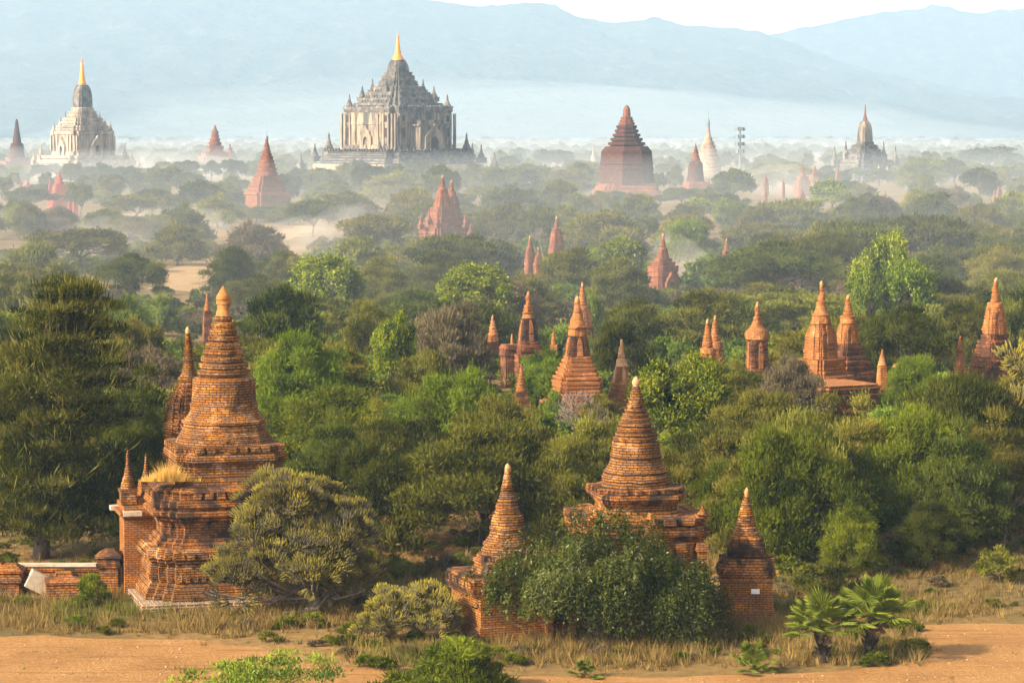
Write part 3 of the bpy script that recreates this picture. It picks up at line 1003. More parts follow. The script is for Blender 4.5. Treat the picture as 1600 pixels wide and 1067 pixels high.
def rubble(name, label, cx, yb, w_, ytop, mat, ref, seed):
    D = gd(yb); base = at(cx, yb, D); base.z = 0
    px = (at(cx + 1, yb, D) - at(cx, yb, D)).x
    h = at(cx, ytop, D).z
    rr = random.Random(seed)
    mb = MB()
    for i in range(90):
        t = rr.random() ** 1.3
        r_ = w_ / 2 * px * (1 - t * .75)
        an = rr.random() * 6.28
        q = r_ * math.sqrt(rr.random())
        s_ = rr.uniform(.25, .6)
        box(mb, -s_, s_, -s_ * .7, s_ * .7, 0 if t < .2 else h * t * .7, h * min(1, t + .12), 0, rr.random() * 3, (q * math.cos(an), q * math.sin(an)))
    o = mb.build(name, M[mat])
    o.location = base
    LAND.append((cx, ytop, ref)); KEEP.append((cx - w_ / 2, cx + w_ / 2, ytop, ytop + (yb - ytop) * .3, D)); FOOT.append((base.x, base.y, w_ * px * .5))
    return tag(o, label, 'ruin', 'brick stupas and temples of the plain')


rubble('brick_ruin', 'crumbling dark red brick heap right of the broken pale cone', 1427, 672, 36, 556, 'brick_mid_old', 'crumbling brick heap', 3)
sikhara('brick_temple', 'slender orange brick tower temple at the right edge with stepped shoulders', 1554.5, 620,
        [(433, .5), (435, 2), (440, 2.4)], [(440, 2.5), (472, 8)], [(472, 8), (473, 11), (480, 13)],
        [(480, 13.5), (500, 17), (522, 20)], [(522, 22), (531, 23), (532, 26), (545, 29), (560, 35), (575, 40), (620, 42)], rot=R(28), ribs=9, ref='slender tower temple at the right edge', keep=572)
stupa('small_brick_stupa', 'small cone stupa at the left foot of the slender tower temple near the right edge', 'stupa', 1500, 632, [
    ('spire', 'p', 'brick_mid', [(525, .4), (528, 1.8), (533, 2.4), (548, 5.5)]), ('base', 's1', 'brick_mid', [(549, 7), (558, 6), (575, 9), (580, 12), (632, 13)], {'mould': 5})], R(25), ref='small cone by the slender tower', keep=578)
stupa('small_brick_stupa', 'tiny brick spire left of the largest stupa tip, among trees', 'stupa', 324, 575, [
    ('spire', 'p', 'brick_mid', [(458, .4), (461, 1.8), (466, 1.6), (486, 6)], {'ribs': 6, 'depth': .12}), ('base', 's1', 'brick_mid_old', [(486, 7), (510, 8), (575, 9)])], R(20), ref='tiny spire left of the largest stupa', keep=490)

# ------------------------------------------------------------------ farther brick buildings
far = ('brick_far', 'brick_far', 'brick_far')
I = sikhara('brick_temple', 'pink brick temple with a gabled door arch, alone among olive crowns right of centre', 1036, 458,
        [(364, .4), (366, 1.4), (369, 1.6)], [(369, 1.8), (387, 5)], [(387, 5), (388, 6.5), (390, 6.5)], [(390, 7), (398, 9), (404, 10.5)],
        [(404, 12), (409, 17), (415, 24), (416, 26), (420, 24), (458, 25)], far, R(32), 6, 'pink temple with the door arch', 443)
_a = 25 * I['px'] / max(abs(x * math.cos(R(32)) - y * math.sin(R(32))) for x, y in plan('s2'))
pediment_door(I['root'], 0, -1, _a, 0, _a * .5, I['Z'](424), M['brick_far'], M['brick_far_dark'], .5)
sikhara('small_brick_stupa', 'tiny pink stupa tip right of the pink temple with the door arch', 1135, 425,
        [(372, .4), (374, 1), (376, 1.2)], [(376, 1.3), (390, 4.5)], [(390, 4.5), (392, 6)], [(392, 6), (402, 7.5)], [(402, 9), (425, 10)], far, R(30), 4, 'tiny pink stupa tip', 402)
sikhara('brick_temple', 'pink brick tower temple with a gold-tipped spire, right of two tiny stupas', 869.6, 430,
        [(337, .4), (339, 1.3), (342, 1.6)], [(342, 1.7), (356, 4)], [(356, 4), (357, 6), (358, 6)], [(358, 6.5), (368, 10), (388, 12.5)], [(388, 14), (430, 16)], far, R(28), 7, 'pink tower temple', 389)
sikhara('small_brick_stupa', 'left of two tiny pink stupas beside the pink tower temple', 828, 440,
        [(368, .4), (370, 1), (372, 1.2)], [(372, 1.3), (387, 5)], [(387, 5), (388, 6)], [(388, 6), (404, 8)], [(404, 9), (440, 10)], far, R(28), 5, 'left tiny pink stupa', 404)
sikhara('small_brick_stupa', 'right and lower of two tiny pink stupas beside the pink tower temple', 841, 448,
        [(386, .4), (388, 1), (390, 1)], [(390, 1.2), (401, 3.5)], [(401, 4), (402, 5.5)], [(402, 5.5), (411, 6.5)], [(411, 8), (448, 9)], far, R(28), 3, 'right tiny pink stupa', 414)


def turrets(I, lst, mat):
    root = I['root']; rot = root.rotation_euler.z
    for (u, y0, y1, hw, dD) in lst:
        D = I['D'] + dD
        P = at(u, y1, D)
        l = Matrix.Rotation(-rot, 3, 'Z') @ (P - root.location)
        h = at(u, y0, D).z - at(u, y1, D).z
        pinnacle(root, l.x, l.y, l.z - h * .3, h * 1.3, hw * I['px'], M[mat])


I = sikhara('brick_temple', 'left and taller half of the reddish twin-spired temple above the dark flat acacia', 691.5, 392,
            [(273, .4), (275, 1.3), (278, 1.5)], [(278, 1.6), (293, 5)], [(293, 5), (294, 6.5), (297, 7)], [(297, 8), (310, 12), (324, 16)],
            [(324, 19), (340, 25), (355, 36), (356, 40), (360, 38), (392, 39)], far, R(35), 8, 'left twin-spired temple', 368)
turrets(I, [(657.6, 332, 352, 4, -3), (670, 325, 345, 4, -4), (683, 329, 350, 4, -9)], 'brick_far')
I = sikhara('brick_temple', 'right and rounder half of the reddish twin-spired temple above the dark flat acacia', 705.5, 388,
            [(281, .4), (283, 1.2), (286, 1.4)], [(286, 1.5), (299, 5)], [(299, 5), (300, 7), (307, 8)], [(307, 9), (317, 12.5), (333, 14.5)],
            [(333, 16), (345, 19), (356, 30), (357, 34), (388, 34)], far, R(35), 8, 'right twin-spired temple', 362)
turrets(I, [(727, 329, 350, 3.6, -2), (735.5, 343, 364, 4, -5), (706, 346, 366, 3.6, -9)], 'brick_far')
stupa('brick_stupa', 'misty pink brick pagoda with umbrella-tipped spire, left of the great grey temple', 'pagoda', 417, 333, [
    ('umbrella', 'p', 'steel', [(205, .25), (212, .4), (213, 2), (217, 2.8), (219, 1.6)]),
    ('spire', 'p', 'brick_far', [(219, 2), (232, 5), (244, 8.5)], {'ribs': 6, 'depth': .1}),
    ('bell', 'p', 'brick_far', [(244, 9), (258, 13), (275, 18)], {'ribs': 5, 'depth': .05}),
    ('terraces', 's1', 'brick_far', [(275, 21), (288, 28), (300, 35)], {'mould': 5}),
    ('walls', 's1', 'brick_far', [(300, 37), (304, 38), (305, 36), (333, 37)])], R(30), ref='misty pink pagoda', keep=322)
stupa('brick_temple', 'hazy brown temple with stepped pyramid roof, between the white temple and the pink pagoda', 'temple', 336, 272, [
    ('spire', 'p', 'brick_far', [(195, .4), (205, 4)]), ('bell', 'p', 'brick_far', [(205, 5), (216, 7), (228, 11)], {'ribs': 4}),
    ('tiers', 's1', 'brick_far', [(228, 12), (237, 16), (238, 20), (252, 32), (272, 38)], {'mould': 7})], R(20), ref='hazy brown pyramid temple', keep=252)
stupa('brick_stupa', 'hazy cone stupa half hidden behind the brown pyramid temple', 'stupa', 359.5, 268, [
    ('cone', 'p', 'brick_far', [(226, .5), (230, 2), (252, 13), (268, 16)], {'ribs': 8, 'depth': .05})], 0, ref='hazy cone stupa', keep=250)
stupa('brick_stupa', 'hazy brown stupa with smooth cone spire at the left edge', 'stupa', 26.5, 272, [
    ('spire', 'p', 'brick_far_dark', [(186, .5), (188, 1.8), (224, 7)]), ('bell', 'p', 'brick_far_dark', [(224, 9), (228, 10.5), (246, 12)]),
    ('tiers', 's1', 'brick_far', [(246, 16), (258, 34), (272, 40)], {'mould': 5})], R(25), ref='hazy stupa at the left edge', keep=258)
stupa('red_stupa', 'bright red stupa with a silvery tip in the mist at the left', 'stupa', 93, 330, [
    ('tip', 'p', 'steel', [(265, .3), (268, 1.2), (270, 1)]), ('spire', 'p', 'brick_red', [(270, 1), (278, 4), (288, 8)], {'ribs': 4}),
    ('tiers', 's1', 'brick_red', [(288, 9), (300, 14), (316, 21), (330, 22)], {'mould': 6})], R(25), ref='bright red stupa', keep=312)
for (u, y0, y1, hw, lab, rf) in ((117.5, 301, 330, 4, 'little red stupa at the right foot of the bright red stupa', 'little red stupa at its right foot'),
                                 (109, 295, 326, 3, 'little red turret stupa touching the right side of the bright red stupa', 'little red turret stupa'),
                                 (78, 279, 318, 2.6, 'little red stupa close left of the bright red stupa', 'little red stupa close left'),
                                 (43.5, 276, 312, 2.8, 'second tiny red stupa from the left edge above a dark crown', 'second tiny red stupa'),
                                 (33, 280, 312, 2.2, 'tiny red stupa nearest the left edge above a dark crown', 'leftmost tiny red stupa')):
    stupa('small_red_stupa', lab, 'stupa', u, y1 + 6, [('spire', 'p', 'brick_red', [(y0, .3), (y0 + 4, .9), (y0 + 11, hw * .8)]), ('base', 's1', 'brick_red', [(y0 + 11, hw), (y1 + 6, hw * 1.2)])], R(25), ref=rf, keep=y0 + 16)
I = stupa('brick_stupa', 'massive dark brick stupa with rounded tip and stepped pyramid, right of centre on the skyline', 'stupa', 979, 312, [
    ('finial', 'p', 'brick_far', [(164.5, 1), (167, 3.5), (171, 5.5), (182, 6.2), (183, 5.5)]),
    ('upper_spire', '8', 'brick_far', [(183, 8), (188, 10), (196, 13)], {'ribs': 3, 'depth': .1}),
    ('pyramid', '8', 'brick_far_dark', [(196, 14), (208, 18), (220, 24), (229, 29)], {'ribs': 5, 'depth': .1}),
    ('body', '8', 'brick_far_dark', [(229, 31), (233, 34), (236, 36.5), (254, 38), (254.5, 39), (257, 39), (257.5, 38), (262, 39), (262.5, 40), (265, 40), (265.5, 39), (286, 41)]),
    ('terrace', 's2', 'brick_far', [(286, 44), (290, 45), (291, 48), (297, 50), (298, 53), (312, 55)])], R(12), ref='massive dark brick stupa', keep=302)
stupa('brick_stupa', 'dark bell stupa with pointed spire, right of the massive dark stupa', 'stupa', 1087, 306, [
    ('spire', 'p', 'brick_far', [(224.5, .4), (228, 1), (250, 7.5), (252, 8)], {'ribs': 6}), ('bell', 'p', 'brick_far_dark', [(252, 8), (256, 11), (272, 12.5), (284, 13.5)]),
    ('terrace', 's1', 'brick_far', [(284, 18), (288, 20), (306, 22)])], R(20), ref='dark bell stupa', keep=292)
stupa('small_brick_stupa', 'little brick stupa at the right foot of the dark bell stupa', 'stupa', 1108, 310, [
    ('spire', 'p', 'brick_far', [(281, .3), (288, 2)]), ('base', 's1', 'brick_far', [(288, 2.6), (310, 3.5)])], 0, ref='little stupa by the dark bell', keep=294)
stupa('white_pagoda', 'pale whitish pagoda cone with a thin umbrella spire, behind the dark bell stupa', 'pagoda', 1106.7, 276, [
    ('umbrella', 'p', 'steel', [(172, .15), (186, .3), (188, 1.4), (193, 2.6), (198, 2.4), (199, 1.5)]), ('spire', 'p', 'plaster_warm', [(199, 2), (208, 3.2), (215, 4.5)]),
    ('bell', 'p', 'plaster_warm', [(215, 5), (225, 9.5), (238, 14), (250, 18), (262, 20.5), (276, 22)], {'ribs': 10, 'depth': .03})], 0, ref='pale whitish pagoda', keep=262)
stupa('white_pagoda', 'tiny white pagoda spire above the trees left of the massive dark stupa', 'pagoda', 927, 262, [
    ('spire', 'p', 'plaster_warm', [(226, .3), (232, 1.2), (243, 1.8)]), ('bell', 'p', 'plaster_warm', [(243, 2.4), (251, 5), (262, 6)])], 0, ref='tiny white pagoda', keep=251)
# smaller ones along the right skyline
for (u, y0, y1, y2, hw, hb, mt, lab, rf) in (
        (1254, 258.6, 276, 306, 6, 12, 'brick_far', 'broad pink stupa in the mist bank right of the lamp mast', 'broad pink stupa'),
        (1273, 258, 272, 304, 5.5, 8, 'brick_far', 'slimmer brown stupa touching the broad pink stupa on its right', 'slimmer brown stupa'),
        (1309, 256, 268, 296, 2.6, 4, 'brick_far', 'thin pink stupa at the left foot of the grey right-hand temple', 'thin pink stupa'),
        (1253, 294.7, 304, 324, 4, 7, 'brick_far', 'low pink stupa tip in front of the broad pink stupa', 'low pink stupa tip'),
        (1196, 270.6, 280, 306, 3, 5, 'brick_far', 'small pink stupa below and right of the lamp mast', 'small pink stupa by the mast'),
        (1196, 297, 304, 328, 2.4, 3.4, 'brick_far', 'small pink stupa sunk in crowns directly under another one', 'lower small pink stupa'),
        (1224, 279, 286, 312, 1.5, 2.6, 'brick_far', 'thin gold-tipped stupa left of the broad pink stupa', 'thin gold-tipped stupa'),
        (1373, 258, 266, 286, 3.5, 5.5, 'plaster_warm', 'left of two pale pink stupas before the grey right-hand temple', 'left pale pink stupa'),
        (1386, 259, 267, 286, 3.5, 5, 'plaster_warm', 'right of two pale pink stupas before the grey right-hand temple', 'right pale pink stupa'),
        (1561, 289.5, 297, 318, 3, 4.5, 'brick_far', 'small pink stupa alone near the right edge', 'small pink stupa near the right edge'),
        (1554, 294, 299, 319, 1.6, 2.4, 'brick_far', 'tiny pink stupa just left of the one near the right edge', 'tiny pink stupa near the right edge')):
    stupa('small_brick_stupa', lab, 'stupa', u, y2, [('spire', 'p', mt, [(y0, .3), (y0 + (y1 - y0) * .4, hw * .35), (y1, hw)], {'ribs': 4}),
                                                   ('base', 's1', mt, [(y1, hw * 1.15), (y1 + 6, hb), (y2, hb * 1.2)], {'mould': 4})], R(22), ref=rf, keep=y1 + 10)


# ------------------------------------------------------------------ the three great temples
def great():
    rot = R(43)
    e = math.cos(rot) + math.sin(rot)
    I = stupa('great_temple', 'great grey-white terraced temple with a gilded spire, dominating the skyline', 'temple', 622, 292, [
        ('spire', 'p', 'gold', [(49, .25), (55, .4), (57, 1.6), (59, 1.9), (61, 1.5), (63, 2), (76, 3.5), (86, 5.5), (87, 7), (90, 7.5), (91, 9), (94, 10)]),
        ('dome', 's2', 'plaster_dark', [(94, 11), (100, 15), (106, 17), (113, 18)], {'ribs': 6, 'depth': .05}),
        ('upper_tower', 's2', 'plaster_dark', [(113, 20), (118, 26), (120, 27), (126, 27), (128, 31), (135, 33)], {'mould': 6}),
        ('roof_terraces', 's2', 'plaster_dark', [(135, 35), (136, 41), (144, 42), (144.5, 50), (147, 51), (153, 51.5), (153.5, 60), (156, 61), (161, 61.5), (161.5, 69), (164, 70), (167, 71)], {'dent': [(143.5, 42, .9, .9, .9), (152.5, 51.5, .9, .9, .9), (160.5, 61.5, .9, .9, .9)]}),
        ('cornice', 's1', 'plaster_dark', [(167, 84), (170, 85.5), (176, 84)], {'dent': [(168.5, 83, 1.0, .9, .8)]}),
        ('main_block', 's1', 'plaster', [(176, 83), (192, 83), (192.5, 84), (195, 84), (195.5, 83), (226, 83), (227, 86), (234, 88)]),
        ('lower_terrace', 's1', 'plaster_dark', [(234, 116), (237, 118), (240, 117), (247, 120), (248, 128), (256, 130)], {'mould': 5, 'dent': [(235.5, 117, 1.0, .9, .9)]}),
        ('base', 's1', 'plaster_warm', [(256, 133), (292, 136)]),
    ], rot, ref='great grey-white temple', keep=262)
    root = I['root']; px = I['px']; Z = I['Z']; D = I['D']
    a = 84 * px / max(abs(x * math.cos(rot) - y * math.sin(rot)) for x, y in plan('s1'))
    turrets(I, [(546, 147, 168, 6, 0), (699, 147, 168, 6, 0), (566, 134, 153, 6, 0), (678, 134, 153, 6, 0), (582, 123, 142, 5, 0), (661, 123, 142, 5, 0),
                (514, 207, 236, 7.5, 0), (729, 207, 236, 7.5, 0), (492, 223, 246, 6, 0), (752, 225, 248, 6, 0), (470, 237, 258, 5, 0), (773, 237, 258, 5, 0),
                (612, 150, 170, 6, -16), (604, 125, 143, 5, -10), (593, 212, 236, 5, -24), (738, 222, 244, 4, -3)], 'plaster_dark')
    # pilasters and windows on the two faces in sight
    for (nx, ny) in ((0, -1), (-1, 0)):
        tx, ty = -ny, nx
        for t in (-.94, -.8, -.62, -.42, .42, .62, .8, .94):
            c = (nx * (a + .0) + tx * t * a, ny * (a + .0) + ty * t * a)
            an = math.atan2(ty, tx)
            m = MB(); box(m, -.55, .55, -.4, .55, Z(234), Z(178), 0, an, c)
            m.build('pilaster', M['plaster_pale'], root)
        for t in (-.71, .71):
            for (z0, z1) in ((214, 200), (190, 181)):
                wn = MB()
                c = (nx * (a + .02) + tx * t * a, ny * (a + .02) + ty * t * a)
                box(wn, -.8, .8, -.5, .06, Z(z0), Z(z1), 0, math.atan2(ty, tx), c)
                wn.build('window', M['inside'], root)  # dark block stands in for the shade behind the window
    # the big entrance hall juts out of the right-hand face
    f = (math.sin(rot), -math.cos(rot))
    m = MB()
    dep = 5.5
    box(m, -a * .42, a * .42, -a - dep, -a + 1, Z(234), Z(197))
    box(m, -a * .48, a * .48, -a - dep - .5, -a + 1, Z(197), Z(195))
    box(m, -a * .36, a * .36, -a - dep + 1, -a + 1, Z(195), Z(188))
    hall = m.build('entrance_hall', M['plaster'], root)
    pediment_door(root, 0, -1, a + dep, Z(234), a * .3, Z(194) - Z(234), M['plaster_pale'], M['inside'], 1.0)
    pediment_door(root, -1, 0, a, Z(234), a * .2, Z(195) - Z(234), M['plaster_pale'], M['plaster_pale'], .9)
    KEEP.append((530, 715, 50, 250, D))


def great_white():
    rot = R(41)
    I = stupa('white_temple', 'hazy cream temple with grey dome and gilded spire, left on the skyline', 'temple', 129, 282, [
        ('spire', 'p', 'gold', [(89, .25), (92, .5), (95, 1.8), (99, 1), (102, 2), (112, 3.2), (128, 4.8), (130, 6), (133, 6)]),
        ('dome', 's2', 'plaster_dark', [(133, 9), (140, 13), (150, 15), (160, 15.5), (168, 15.5)], {'smooth': False}),
        ('dome_base', 's2', 'plaster_white', [(168, 16), (170, 18), (174, 18)]),
        ('roof_terraces', 's2', 'plaster_white', [(174, 22), (184, 26), (185, 32), (196, 36), (197, 42), (205, 46)], {'mould': 7}),
        ('main_block', 's1', 'plaster_white', [(205, 48), (210, 49), (211, 47), (236, 47), (238, 49), (243, 50)]),
        ('lower_terrace', 's1', 'plaster_white', [(243, 68), (250, 72), (258, 78), (282, 80)], {'mould': 4}),
    ], rot, ref='hazy cream temple', keep=258)
    root = I['root']; px = I['px']; Z = I['Z']
    a = 48 * px / max(abs(x * math.cos(rot) - y * math.sin(rot)) for x, y in plan('s1'))
    turrets(I, [(84, 189, 206, 3.6, 0), (173, 189, 206, 3.6, 0), (94, 182, 198, 3.6, 0), (164, 182, 198, 3.6, 0), (102, 174, 188, 3, 0), (156, 174, 188, 3, 0),
                (64, 224, 244, 4.5, 0), (195, 224, 244, 4.5, 0), (53, 234, 252, 3.5, 0), (206, 234, 252, 3.5, 0), (216, 243, 258, 3, 0)], 'plaster_white')
    pediment_door(root, 0, -1, a, Z(243), a * .3, Z(212) - Z(243), M['plaster_white'], M['inside'], 2.0)
    pediment_door(root, -1, 0, a, Z(243), a * .24, Z(214) - Z(243), M['plaster_white'], M['inside'], 1.2)
    m = MB()
    for k, (nx, ny) in enumerate(((0, -1), (-1, 0))):
        tx, ty = -ny, nx
        for t in (-.92, -.66, -.42, .42, .66, .92):
            m = MB(); box(m, -.5, .5, -.4, .5, Z(236), Z(212), 0, math.atan2(ty, tx), (nx * a + tx * t * a, ny * a + ty * t * a))
            m.build('pilaster', M['plaster_white'], root)


def great_right():
    rot = R(30)
    I = stupa('grey_temple', 'grey temple with tall tower and four corner turrets, right on the skyline', 'temple', 1351.5, 284, [
        ('spire', 'p', 'brick_far', [(163, .3), (168, .8), (176, 1.3), (182, 2.2), (184, 3.2), (189, 4)]),
        ('tower', 's2', 'plaster', [(189, 5), (193, 8.5), (200, 10.5), (210, 11.5), (222, 12)]),
        ('roof_terraces', 's2', 'plaster_dark', [(222, 14), (226, 15), (227, 20), (233, 22), (234, 26), (241, 28)], {'mould': 6}),
        ('body', 's1', 'plaster_dark', [(241, 32), (249, 34), (250, 42), (262, 46), (263, 48), (284, 50)], {'mould': 6}),
    ], rot, ref='grey right-hand temple', keep=262)
    turrets(I, [(1304, 228, 252, 4.2, 0), (1321.6, 219, 242, 4.2, 0), (1380.7, 221, 243, 4.2, 0), (1399, 228, 252, 4.2, 0), (1340, 236, 250, 3, -8)], 'plaster_dark')


great(); great_white(); great_right()


def mast():
    u, yb, y0 = 1156, 276, 198
    D = gd(yb); px = (at(u + 1, yb, D) - at(u, yb, D)).x
    b = at(u, yb, D); b.z = 0
    r = empty('lamp_mast', b, 0, 'tall steel floodlight mast with four tiers of lamps on the skyline', 'floodlight mast')
    H_ = at(u, y0, D).z
    m = MB()
    tube(m, [(0, 0, 0), (0, 0, H_ * .5), (0, 0, H_)], [.8, .65, .4], 10)
    m.build('pole', M['steel'], r)
    for t in range(4):
        z = at(u, 203 + t * 11.5, D).z
        m = MB()
        tube(m, [(-9 * px, 0, z), (9 * px, 0, z)], [.2, .2], 6)
        tube(m, [(0, -3, z), (0, 3, z)], [.2, .2], 6)
        br = m.build('bracket_ring', M['steel'], r)
        for k in range(8):
            an = k * math.pi / 4
            m = MB()
            rr = 5.8 * px
            tube(m, [(0, 0, 0), (math.cos(an) * rr, math.sin(an) * rr * .6, .3)], [.12, .12], 4)
            box(m, -.75, .75, -.5, .5, -.6, 1.3, 0, an + math.pi / 2, (math.cos(an) * rr, math.sin(an) * rr * .6))
            o = m.build('floodlight', M['steel'], br)
            o.location = (0, 0, z)
    KEEP.append((1145, 1168, 196, 258, D)); LAND.append((1156, 215, 'floodlight mast'))
mast()

# ------------------------------------------------------------------ enclosure wall by the largest stupa
def enclosure():
    D = gd(924)
    px = (at(801, 920, D) - at(800, 920, D)).x
    X = lambda u: (u - 800) * px * 1.0
    b = at(80, 924, D); b.z = 0
    r = empty('brick_wall', b, 0, 'low brick enclosure wall with pale coping left of the largest stupa', 'wall')
    x = lambda u: at(u, 924, D).x - b.x
    z = lambda v: at(80, v, D).z
    m = MB(); box(m, x(-60), x(165), -.25, .25, 0, z(884)); box(m, x(-60), x(165), -.34, .34, z(891), z(886)); m.build('wall', M['brick_old'], r)
    m = MB(); box(m, x(-60), x(165), -.32, .32, z(883.8), z(880)); tag(m.build('coping', M['stone'], r), 'pale stone coping')
    for u, t, yy in ((172, 857, 0), (-8, 872, -.4), (22, 876, -.9)):
        m = MB()
        zz = z(t)
        loft(m, 's', [(.52, 0), (.52, zz - 1.0), (.62, zz - .98), (.68, zz - .75), (.6, zz - .7), (.6, zz - .45), (.72, zz - .43), (.72, zz - .3), (.45, zz - .12), (.3, zz)], ctr=(x(u), yy))
        m.build('pier', M['brick_old'], r)
    D2 = gd(934)
    for (u, yb, yt, lab) in ((100, 934, 893, 'small stepped brick post with a pyramid cap, in grass before the low wall'),):
        p = at(u, yb, D2); p.z = 0
        m = MB(); zt = at(u, yt, D2).z
        loft(m, 's', [(.95, 0), (.95, zt - .55), (1.0, zt - .54), (1.0, zt - .4), (.7, zt - .2), (.45, zt - .18), (.4, zt)])
        o = m.build('brick_post', M['brick_old']); o.location = p; o.rotation_euler.z = .2
        tag(o, lab, 'post')
    p = at(52, 930, gd(930)); p.z = 0
    m = MB(); box(m, -.55, .75, -.35, .35, 0, 1.0)
    o = m.build('stone_block', M['stone']); o.location = p + Vector((0, 0, .05)); o.rotation_euler = (0, R(28), R(15)); o.location.z = .3
    tag(o, 'pale tilted stone block lying left of the small brick post', 'stone')
    FOOT.append((b.x, b.y, 3))
enclosure()

# ------------------------------------------------------------------ vegetation
def unit(a):
    return a / (np.linalg.norm(a, axis=1, keepdims=True) + 1e-9)


def leaves(mb, g, pos, outw, L, W, o=.6, u=.3, rn=.6, tone=None, jit=.5, mat=0):
    n = len(pos)
    d = unit(outw * o + np.array([0, 0, u]) + g.normal(size=(n, 3)) * rn)
    hint = outw * .9 + np.array([0, 0, .55]) + g.normal(size=(n, 3)) * .42
    wx = unit(np.cross(d, hint))
    l = (L * g.uniform(1 - jit, 1 + jit, n))[:, None]
    w_ = (W * g.uniform(1 - jit, 1 + jit, n))[:, None]
    nrm = unit(np.cross(wx, d))
    V = np.stack([pos, pos + d * l * .5 + wx * w_ * .5 + nrm * l * .05, pos + d * l, pos + d * l * .5 - wx * w_ * .5 + nrm * l * .05], 1).reshape(-1, 3)
    Fc = np.arange(4 * n).reshape(n, 4)
    t = g.uniform(.2, .8, n) if tone is None else tone
    mb.add(V, Fc, None, mat, np.repeat(np.clip(t, 0, 1), 4))


def padleaves(mb, g, pads, n, L, W, o=.6, u=.3, rn=.6, up=.72, shell=.5, tonevar=.3, tips=0.0, mat=0):
    P = np.array(pads)
    wgt = P[:, 3] * P[:, 4] + .5 * P[:, 3] * P[:, 5]
    idx = g.choice(len(P), n, p=wgt / wgt.sum())
    d = unit(g.normal(size=(n, 3)))
    d[:, 2] = np.where(g.random(n) < up, np.abs(d[:, 2]), d[:, 2])
    r = g.uniform(shell, 1.0, n) ** .6
    stray = g.random(n) < .14
    r = np.where(stray, g.uniform(.9, 1.5, n), r)
    ax = P[idx, 3:6]
    pos = P[idx, :3] + d * ax * r[:, None]
    outw = unit(d / ax)
    padtone = np.clip(g.normal(.5, tonevar, len(P)), .05, .85)
    t = padtone[idx] + g.normal(0, .12, n)
    if tips:
        t = np.where(g.random(n) < tips, 1.0, np.minimum(t, .85))
    leaves(mb, g, pos, outw, L, W, o, u, rn, t, mat=mat)


def wob(g, th, amp=.16):
    p1, p2, p3 = g.uniform(0, 6.28, 3)
    return 1 + amp * np.sin(2 * th + p1) + amp * .7 * np.sin(3 * th + p2) + amp * .5 * np.sin(5 * th + p3)


def pads_flat(g, Rr, h, n):
    th = g.uniform(0, 6.28, n); r = np.sqrt(g.random(n)) * .86
    k = wob(g, th)
    x, y = Rr * r * k * np.cos(th), Rr * r * k * np.sin(th)
    z = h * (.88 - .26 * r ** 2) + g.normal(0, .045 * h, n)
    low = g.random(n) < .22
    z = np.where(low, z - h * g.uniform(.12, .28, n), z)
    s_ = Rr / 6.0
    return np.column_stack([x, y, z, g.uniform(.8, 1.75, n) * s_, g.uniform(.8, 1.75, n) * s_, g.uniform(.30, .55, n) * h / 8])


def pads_dome(g, Rr, h, n, low=.16):
    th = g.uniform(0, 6.28, n); e = np.arcsin(g.uniform(.02, 1, n))
    k = wob(g, th) * g.uniform(.48, .92, n)
    x, y = Rr * k * np.cos(e) * np.cos(th), Rr * k * np.cos(e) * np.sin(th)
    z = h * (low + (.86 - low) * np.sin(e) * (.9 + .12 * g.normal(size=n)))
    s_ = Rr / 6.0
    return np.column_stack([x, y, z, g.uniform(.7, 1.6, n) * s_, g.uniform(.7, 1.6, n) * s_, g.uniform(.4, .8, n) * h / 8])


def pads_round(g, Rr, h, n):
    d = unit(g.normal(size=(n, 3))); d[:, 2] = np.where(d[:, 2] < -.45, -d[:, 2], d[:, 2])
    th = np.arctan2(d[:, 1], d[:, 0])
    k = wob(g, th, .14) * g.uniform(.6, .84, n)
    s_ = g.uniform(.5, 1.1, n) * Rr / 4.6
    return np.column_stack([d[:, 0] * Rr * k, d[:, 1] * Rr * k, h * (.56 + .34 * d[:, 2] * k / .8), s_, s_, s_ * .85])


def limbs(g, pads, h, r0, fork=.3, nl=7, sides=6):
    mb = MB()
    zf = h * fork
    lean = g.normal(0, .03 * h, 2)
    top = np.array([lean[0], lean[1], zf])
    tube(mb, [(0, 0, -.2), (lean[0] * .3, lean[1] * .3, zf * .5), top], [r0 * 1.25, r0, r0 * .85], sides)
    ii = g.permutation(len(pads))[:nl]
    for i in ii:
        e = np.array(pads[i][:3]); e[2] -= pads[i][5] * .3
        m1 = top + (e - top) * .35 + np.array([0, 0, .05 * h]) + g.normal(0, .03 * h, 3)
        m2 = top + (e - top) * .7 + g.normal(0, .03 * h, 3)
        tube(mb, [top - [0, 0, .1], m1, m2, e], [r0 * .6, r0 * .42, r0 * .26, r0 * .1], 5)
        for _ in range(2):
            j = g.integers(len(pads)); f_ = np.array(pads[j][:3])
            if np.linalg.norm(f_ - m2) < h * .6:
                tube(mb, [m2, (m2 + f_) / 2 + [0, 0, .1], f_], [r0 * .24, r0 * .15, r0 * .06], 4)
    return mb


